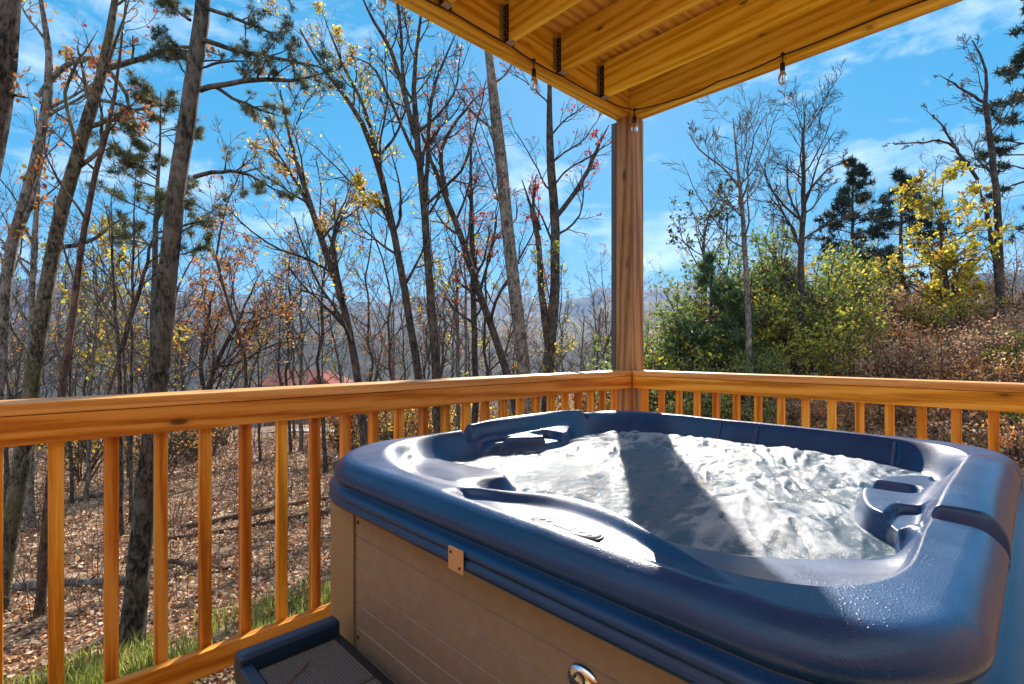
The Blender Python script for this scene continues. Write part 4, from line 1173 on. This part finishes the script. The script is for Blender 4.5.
conifer('hemlock_tree', 'dark tiered conifer against the sky, left of the yellow tree', 853, 160, 20, 6, 1.9, 'fir', 51, 42, .35, .26)
conifer('hemlock_tree', 'taller dark conifer just behind the left side of the yellow tree', 902, 172, 19, 6, 2.0, 'fir', 52, 42, .3, .26)
conifer('hemlock_tree', 'ragged conifer at the right edge, rising above everything else there', 1030, 10, 15, 9, 2.2, 'needle', 53, 46, .3, .24)
conifer('cedar_tree', 'shaggy green cedar low on the bank, nearest the wooden post', 712, 258, 12.6, 8, 1.6, 'cedar', 54, 34, .08, .20, dens=5, droop=.1)
conifer('cedar_tree', 'shorter cedar at the foot of the slim bare tree', 738, 292, 11.6, 7, 1.1, 'cedar', 55, 26, .08, .18, dens=5, droop=.06)
conifer('cedar_tree', 'green cedar behind the dark round crowned bare tree', 778, 262, 14, 7, 1.5, 'cedar', 56, 32, .08, .2, dens=5, droop=.06)
conifer('cedar_tree', 'blackish green cedar left of the yellow tree', 880, 262, 16.5, 8, 1.7, 'fir', 57, 36, .08, .22, dens=5, droop=.04)

# ------------------------------------------------------------------ shrubs


def shrub(name, label, base, h, w, cols, n, size, seed, group=None, bark='brown', stems=9):
    rs = np.random.default_rng(seed)
    a0 = rs.uniform(0, 2 * math.pi, stems); rr_ = rs.uniform(0, .12, stems) * w
    S = np.column_stack([base[0] + rr_ * np.cos(a0), base[1] + rr_ * np.sin(a0), np.full(stems, base[2] - .05)])
    D = norm(np.column_stack([np.cos(a0) * rs.uniform(.1, .9, stems) * w / h, np.sin(a0) * rs.uniform(.1, .9, stems) * w / h, np.ones(stems)]))
    m_ = 7; P = np.zeros((stems, m_, 3)); P[:, 0] = S
    for k in range(1, m_):
        P[:, k] = P[:, k - 1] + D * (h / (m_ - 1)) * rs.uniform(.8, 1.1, (stems, 1)); D = norm(D + rs.normal(size=D.shape) * .14)
    r = np.full((stems, 1), .012 * max(.6, h)) * np.linspace(1, .4, m_)[None]
    a, ra = grow(rs, P, r, 7, .2, 1, (.4, 1.0), .45, .6, 5, .04, .15)
    b_, rb = grow(rs, a, ra, 5, .2, 1, (.4, 1.0), .5, .7, 4, .02, .15)
    per = lv(rs, [(b_, rb, 3)], n, size, cols, .05)
    return finish(name, label, group, base, [(P, r, 5)], [(a, ra, 4), (b_, rb, 3)], per, bark, cat='shrub')


def copy_thing(t, loc, rz, s, label, group=None):
    c = t.copy(); COL.objects.link(c); c.location = loc; c.rotation_euler = (0, 0, rz); c.scale = (s, s, s)
    c['label'] = label
    if group: c['group'] = group
    for ch in t.children:
        d = ch.copy(); COL.objects.link(d); d.parent = c
    return c


kinds = [
    ('olive_shrub', [('olive', 4), ('lime', 2), ('tan', 1)], 1500, .065, 1.5, 1.3, 'leafy olive green bush on the bank behind the right rail'),
    ('lime_shrub', [('lime', 4), ('yellow', 2), ('green', 2)], 1300, .075, 1.6, 1.3, 'yellow green bush on the bank behind the right rail'),
    ('rust_shrub', [('rust', 4), ('tan', 3), ('mauve', 1), ('orange', 2)], 1100, .065, 1.0, 1.5, 'low rusty brown bush on the bank behind the right rail'),
    ('dry_shrub', [('mauve', 3), ('tan', 3), ('rust', 2)], 1000, .05, 1.0, 1.6, 'dry mauve twiggy bush on the bank behind the right rail'),
    ('orange_shrub', [('orange', 3), ('yellow', 1), ('rust', 2)], 900, .08, 1.5, 1.0, 'orange leaved bush beyond the railings'),
    ('green_shrub', [('green', 4), ('olive', 2)], 1500, .06, 1.4, 1.2, 'dark green leafy bush on the bank behind the right rail'),
]
kinds += [
    ('slope_shrub', [('yellow', 3), ('orange', 2), ('tan', 2)], 700, .07, 1.7, 1.4, 'yellow and orange brush on the wooded slope beyond the left rail'),
    ('slope_shrub', [('tan', 3), ('mauve', 3)], 420, .06, 1.9, 1.5, 'grey brown twiggy brush on the wooded slope beyond the left rail'),
]
rs = np.random.default_rng(77)
# (px, distance, scale)
spots = {
    0: [(676, 9.6, .75), (700, 9.0, .65), (722, 9.3, .7), (690, 10.6, 1.0), (740, 10.2, .8), (655, 13, 1.2), (830, 12.5, 1.0), (870, 15.5, 1.0), (1018, 10, .5), (778, 10.6, .8), (665, 10.5, .9), (715, 11.4, 1.1), (760, 9.6, .6), (660, 9.2, .6)],
    1: [(826, 11.2, 1.1), (848, 12.4, 1.1), (815, 13.8, 1.5), (930, 12.2, .6), (962, 12.6, .7), (1012, 9.6, .4), (755, 12.8, 1.4), (765, 11.5, 1.0), (1015, 8.0, .45), (790, 12.0, 1.2), (700, 12.2, 1.2), (838, 10.6, .7)],
    2: [(835, 9.0, .8), (865, 9.4, .9), (905, 9.0, .85), (935, 8.6, .7), (960, 9.4, .9), (985, 8.6, .8), (800, 9.0, .65), (1020, 7.4, .6), (890, 11.6, 1.1), (1010, 9.3, .8), (915, 13.2, 1.1), (960, 14.4, 1.1)],
    3: [(880, 10.6, 1.1), (912, 10.4, 1.1), (858, 10.4, 1.0), (940, 10.2, 1.0), (972, 10.3, 1.0), (1000, 10.4, 1.0), (842, 8.2, .7), (900, 13.2, 1.4), (925, 8.0, .6), (790, 9.8, .7), (870, 12.2, 1.2), (1015, 14, 1.3)],
    4: [(657, 14.5, 1.4), (648, 16, 1.7), (590, 15, 1.2), (604, 13.5, 1.1), (958, 8.9, .45), (770, 14.5, 1.4), (430, 13, .9), (345, 15, 1.0), (668, 12.5, .9), (728, 13.8, 1.2)],
    5: [(672, 11.8, 1.3), (700, 13, 1.5), (735, 12.4, 1.3), (785, 12.2, 1.3), (840, 15, 1.5), (868, 16, 1.6), (800, 13.2, 1.4), (755, 11.0, .9), (690, 11.2, 1.1), (715, 12.6, 2.0), (660, 12.0, 1.9), (742, 13.2, 1.9), (684, 13.6, 2.0), (650, 14.0, 2.0), (706, 14.5, 2.1), (762, 14.5, 2.0)],
    6: [(x_, f_, s_) for x_, f_, s_ in zip(rs.uniform(345, 603, 24), rs.uniform(12, 24, 24), rs.uniform(.6, 1.15, 24))] + [(x_, f_, s_) for x_, f_, s_ in zip(rs.uniform(20, 215, 12), rs.uniform(12, 24, 12), rs.uniform(.7, 1.3, 12))],
    7: [(x_, f_, s_) for x_, f_, s_ in zip(rs.uniform(345, 606, 18), rs.uniform(13, 25, 18), rs.uniform(.6, 1.1, 18))] + [(x_, f_, s_) for x_, f_, s_ in zip(rs.uniform(0, 230, 16), rs.uniform(12, 25, 16), rs.uniform(.7, 1.4, 16))],
}
for k, (nm, cols, n_, sz, h, w, lab) in enumerate(kinds):
    proto = None
    for px, f, s in spots[k]:
        x = (px - 512) / FPX * f; z = gz(x, f)
        if proto is None:
            proto = shrub(nm, lab, (0, 0, 0), h, w, cols, n_, sz, 100 + k, group=lab.replace(' bush', ' bushes'), stems=11)
            proto.location = (x, f, z); proto.scale = (s, s, s); proto.rotation_euler = (0, 0, rs.uniform(0, 6))
        else: copy_thing(proto, (x, f, z), rs.uniform(0, 6.28), s * rs.uniform(.9, 1.1), lab)

# ------------------------------------------------------------------ the thicket behind
protos = []
for k in range(5):
    r2 = np.random.default_rng(300 + k)
    H = 7.5
    P = resample([(0, 0, -.2), (r2.normal() * .15, r2.normal() * .15, H * .35), (r2.normal() * .4, r2.normal() * .4, H * .7), (r2.normal() * .7, r2.normal() * .7, H)], 14, .03, r2)[None]
    r = np.linspace(.06, .010, 14)[None]
    br = bare_crown(r2, P, r, n1=13, t0=.3, lenf=.26, n2=5, n3=3, twig=.0045)
    lf = None
    if k in (1, 2, 3):
        lf = lv(r2, [br[2]], (0, 220, 420, 160, 0)[k], .085, [[], [('rust', 1), ('orange', 1)], [('yellow', 2), ('lime', 1), ('olive', 1)], [('red', 1), ('tan', 1)], []][k])
    lab = ['slim bare grey tree in the thicket beyond the railings', 'slim tree with scattered rust leaves in the thicket beyond the railings', 'slim tree with thin yellow foliage in the thicket beyond the railings', 'slim tree with sparse reddish leaves in the thicket beyond the railings', 'slim dark bare tree in the thicket beyond the railings'][k]
    protos.append((finish('thicket_tree', lab, lab.replace(' tree ', ' trees ', 1), (0, 0, 0), [(P, r, 7)], br, lf, ['grey', 'brown', 'grey', 'dark', 'dark'][k]), lab))
used = [False] * 5
rs = np.random.default_rng(99); n = 0
pl = []
while len(pl) < 125:
    px = rs.uniform(-60, 620) if rs.uniform() < .86 else rs.uniform(640, 1080)
    f = rs.uniform(8.5, 30) if px < 630 else rs.uniform(17, 30)
    x = (px - 512) / FPX * f
    if any((x - a) ** 2 + (f - b_) ** 2 < .5 for a, b_ in pl): continue
    if 25 < f < 29.5 and -13 < x < 9: continue
    if 545 < px < 640 and f < 16: continue
    if 170 < px < 345 and rs.uniform() < .72: continue
    if 345 < px < 600 and rs.uniform() < .5: continue
    pl.append((x, f))
for x, f in pl:
    k = int(rs.integers(0, 5)); t, lab = protos[k]
    hmax = (349 - rs.uniform(150, 300)) / FPX * f + CAMZ - gz(x, f)
    s = min(1.0, hmax / 7.5) if x < 2 or f > 14 else .5; loc = (x, f, gz(x, f))
    if not used[k]:
        t.location = loc; t.scale = (s, s, s); used[k] = True
    else: copy_thing(t, loc, rs.uniform(0, 6.28), s, lab)

# low whips and brush on the slope and bank, uncountable
rs = np.random.default_rng(55); n = 6500
a_ = rs.uniform(R(-56), R(56), n); d_ = rs.uniform(5.2, 24, n) ** 1.0
x = d_ * np.sin(a_); y = d_ * np.cos(a_)
right = x - .16 * y > 1.6
keep = (rs.uniform(0, 1, n) < np.where(right, .95, .48)); x, y, right = x[keep], y[keep], right[keep]
Xd, Yd = w2d(x, y); keep = ~((Xd < .5) & (Yd < .5)); x, y, right = x[keep], y[keep], right[keep]
n = len(x); z = ground_z(x, y)
D = norm(np.column_stack([rs.normal(size=n) * .45, rs.normal(size=n) * .45, np.ones(n)])); hgt = np.where(right, rs.uniform(.25, .8, n), rs.uniform(.3, 1.5, n))
P = np.zeros((n, 5, 3)); P[:, 0] = np.column_stack([x, y, z - .03])
for k in range(1, 5):
    P[:, k] = P[:, k - 1] + D * (hgt / 4)[:, None]; D = norm(D + rs.normal(size=D.shape) * .16)
r = (.0022 + .00028 * np.hypot(x, y))[:, None] * np.linspace(1, .5, 5)[None]
b_, rb = grow(rs, P, r, 3, .25, 1, (.4, 1.0), .45, .8, 4, .03, .18)
V1, F1 = merge([tubes(P, r, 3), tubes(b_, rb, 3)])
nl_ = 34000; C = leaf_pts(rs, b_[np.repeat(right, 3)], nl_, .1, .05); V2, F2 = leaf_quads(C, np.full(nl_, .06), rs=rs)
V, Fm = merge([(V1, F1[0] if isinstance(F1, list) else F1), (V2, F2)])
mi = np.concatenate([np.zeros(len(V1) and sum(len(f) for f in (F1 if isinstance(F1, list) else [F1])), int), rs.choice([1, 2, 3, 4, 5], nl_, p=[.20, .30, .30, .10, .10])])
br_o = np_part('undergrowth', V, Fm, [BARK['brown'], LEAF['mauve'], LEAF['tan'], LEAF['rust'], LEAF['olive'], LEAF['orange']], smooth_=False, mi=mi); br_o['kind'] = 'stuff'

# woods down the slope, one mass
rs = np.random.default_rng(66)
pp = []
for k in range(3):
    H = 8
    P = resample([(0, 0, 0), (rs.normal() * .2, rs.normal() * .2, 4), (rs.normal() * .4, rs.normal() * .4, H)], 6)[None]; r = np.linspace(.12, .04, 6)[None]
    a, ra = grow(rs, P, r, 14, .25, 1, (.4, 1.0), .36, .6, 5, .08, .15); b_, rb = grow(rs, a, ra, 5, .2, 1, (.4, 1), .5, .7, 3, .05, .15); rb = np.maximum(rb, .022)
    pp.append(merge([tubes(P, r, 4), tubes(a, ra, 3), tubes(b_, rb, 3)]))
Vs, o, Fs, mis = [], 0, [], []
cnt = 0
while cnt < 170:
    az = rs.uniform(R(-52), R(14)); d_ = rs.uniform(34, 150); x = d_ * math.sin(az); y = d_ * math.cos(az)
    V, F = pp[int(rs.integers(0, 3))]; F = F[0] if isinstance(F, list) else F
    a = rs.uniform(0, 6.28); s = rs.uniform(.6, 1.25); c_, s_ = math.cos(a), math.sin(a)
    W = np.column_stack([(V[:, 0] * c_ - V[:, 1] * s_) * s + x, (V[:, 0] * s_ + V[:, 1] * c_) * s + y, V[:, 2] * s + gz(x, y)])
    Vs.append(W); Fs.append(F + o); o += len(W); mis.append(np.full(len(F), int(rs.integers(0, 3)))); cnt += 1
fw = np_part('far_woods', np.concatenate(Vs), np.concatenate(Fs), [BARK['grey'], BARK['brown'], BARK['dark']], smooth_=False, mi=np.concatenate(mis)); fw['kind'] = 'stuff'

# fallen logs
for px, py, ln_, an, rad_, lab in ((70, 585, 1.5, .15, .055, 'fallen grey log on the leaves at far left, seen between the first balusters'), (175, 565, 1.6, -.35, .035, 'thin fallen brown branch on the leaves right of the big pine'), (80, 500, 1.0, .7, .06, 'short rotten log lying across the slope behind the slim brown trunk'), (262, 525, 3.0, .5, .035, 'long fallen pole on the leafy slope behind the middle balusters'), (300, 505, 3.4, .62, .045, 'dark fallen trunk slanting up the leafy slope near the tub')):
    drop = HORY - py; f = 5.0
    for _ in range(60):
        zz = CAMZ + drop / FPX * f; g_ = gz((px - 512) / FPX * f, f)
        if zz <= g_ + .03: break
        f += .15
    c = np.array([(px - 512) / FPX * f, f, 0]); t_ = np.linspace(-.5, .5, 9) * ln_
    rs = np.random.default_rng(int(px)); xs = c[0] + t_ * math.cos(an); ys = c[1] + t_ * math.sin(an)
    pts_ = np.column_stack([xs, ys, ground_z(xs, ys) + rad_ * .8]); pts_[:, 2] += rs.normal(size=9) * .008
    V, F = tube_np(pts_, np.linspace(rad_, rad_ * .7, 9), 8)
    lg = world_thing('fallen_log', lab, 'log', (c[0], c[1], gz(c[0], c[1])))
    np_part('log', V, F, BARK['brown' if rad_ < .05 else 'grey'], lg)
    tt, rt = grow(rs, pts_[None], np.full((1, 9), rad_), 4, .2, .9, (.5, 1.2), .2, .35, 4, .05, .15); 
    for q_ in range(4): V, F = tubes(tt[q_:q_ + 1], rt[q_:q_ + 1], 4); np_part('stub', V, F, BARK['brown'], lg)

# ------------------------------------------------------------------ the house with the red roof
M['redroof'] = simple('red_metal_roof', (.22, .06, .045), .8, spec=.03, vary=.1, bscale=2)
M['pinkroof'] = simple('faded_metal_roof', (.24, .10, .08), .8, spec=.03, vary=.1, bscale=2)
M['cabin'] = simple('brown_siding', (.16, .085, .05), .8, vary=.2, bscale=3)
M['winglass'] = simple('dark_window', (.03, .04, .05), .1)
f = 46.0
hb = np.array([(292 - 512) / FPX * f, f, 0]); hz = gz(hb[0], f) ; hx = hb[0]
ze = CAMZ + (349 - 384) / FPX * f; zr_ = CAMZ + (349 - 370.5) / FPX * f
ho = world_thing('cabin', 'distant brown cabin with a faded red metal roof, low beyond the left rail', 'house', (hx, f, min(hz, ze - 2.6)))
zb = min(hz, ze - 2.6) - .5
box_w = lambda nm, lo, hi, m_, th, par=None, bev=.0: bm_part(nm, bm_box(bmesh.new(), lo, hi, bev, 1), m_, th, par)
box_w('wall', (hx - 2.2, f, zb), (hx + 3.2, f + 5, ze), M['cabin'], ho)
V = np.array([(hx - 3.4, f - .5, ze - .1), (hx + 4.0, f - .5, ze - .1), (hx - 2.4, f + 2.5, zr_), (hx + 2.2, f + 2.5, zr_), (hx - 3.4, f + 5.5, ze - .1), (hx + 4.0, f + 5.5, ze - .1)])
V2 = V.copy(); V2[:, 2] -= .08; VV = np.vstack([V, V2])
rf = np_part('roof', VV, [np.array([(0, 2, 4), (1, 5, 3)]), np.array([(0, 1, 3, 2), (2, 3, 5, 4), (6, 8, 9, 7), (8, 10, 11, 9), (0, 6, 7, 1), (1, 7, 11, 5), (5, 11, 10, 4), (4, 10, 6, 0)])], M['pinkroof'], ho, smooth_=False)
for q in range(13):
    xx = hx - 2.9 + q * .5; k_ = np.clip((xx - (hx - 3.4)) / 1.0, 0, 1)
V = np.array([(hx + 1.6, f - 1.6, ze - .2), (hx + 4.4, f - 1.6, ze - .2), (hx + 3.0, f - 1.5, zr_ - .25), (hx + 1.6, f + 2, ze - .2), (hx + 4.4, f + 2, ze - .2), (hx + 3.0, f + 2, zr_ - .25)])
np_part('porch_roof', V, [np.array([(0, 1, 2), (3, 5, 4)]), np.array([(0, 2, 5, 3), (1, 4, 5, 2), (0, 3, 4, 1)])], M['redroof'], ho, smooth_=False)
for wx in (-1.2, .3):
    w_ = box_w('window', (hx + wx, f - .05, ze - 1.5), (hx + wx + .8, f - .002, ze - .5), M['winglass'], ho)

# ------------------------------------------------------------------ air
hz_ = bpy.data.materials.new('haze_air'); hz_.use_nodes = True; nt = hz_.node_tree; nt.nodes.clear()
o_ = nd(nt, 'ShaderNodeOutputMaterial'); pv = nd(nt, 'ShaderNodeVolumePrincipled'); pv.inputs['Color'].default_value = (.32, .58, 1, 1); pv.inputs['Density'].default_value = .00024; pv.inputs['Anisotropy'].default_value = .1
pv.inputs['Density Attribute'].default_value = ''; pv.inputs['Temperature Attribute'].default_value = ''
nt.links.new(pv.outputs[0], o_.inputs['Volume'])
zlo = float(ZZ.min()) - 1; zhi = float(ground_z(XX, YY).max()) + 6
bm = bmesh.new(); bm_box(bm, (-2520, -2520, zlo), (2520, 2520, zhi), 0)
me = bpy.data.meshes.new('haze'); bm.to_mesh(me); bm.free()
HAZE = new_obj('haze', me, hz_); HAZE['kind'] = 'stuff'
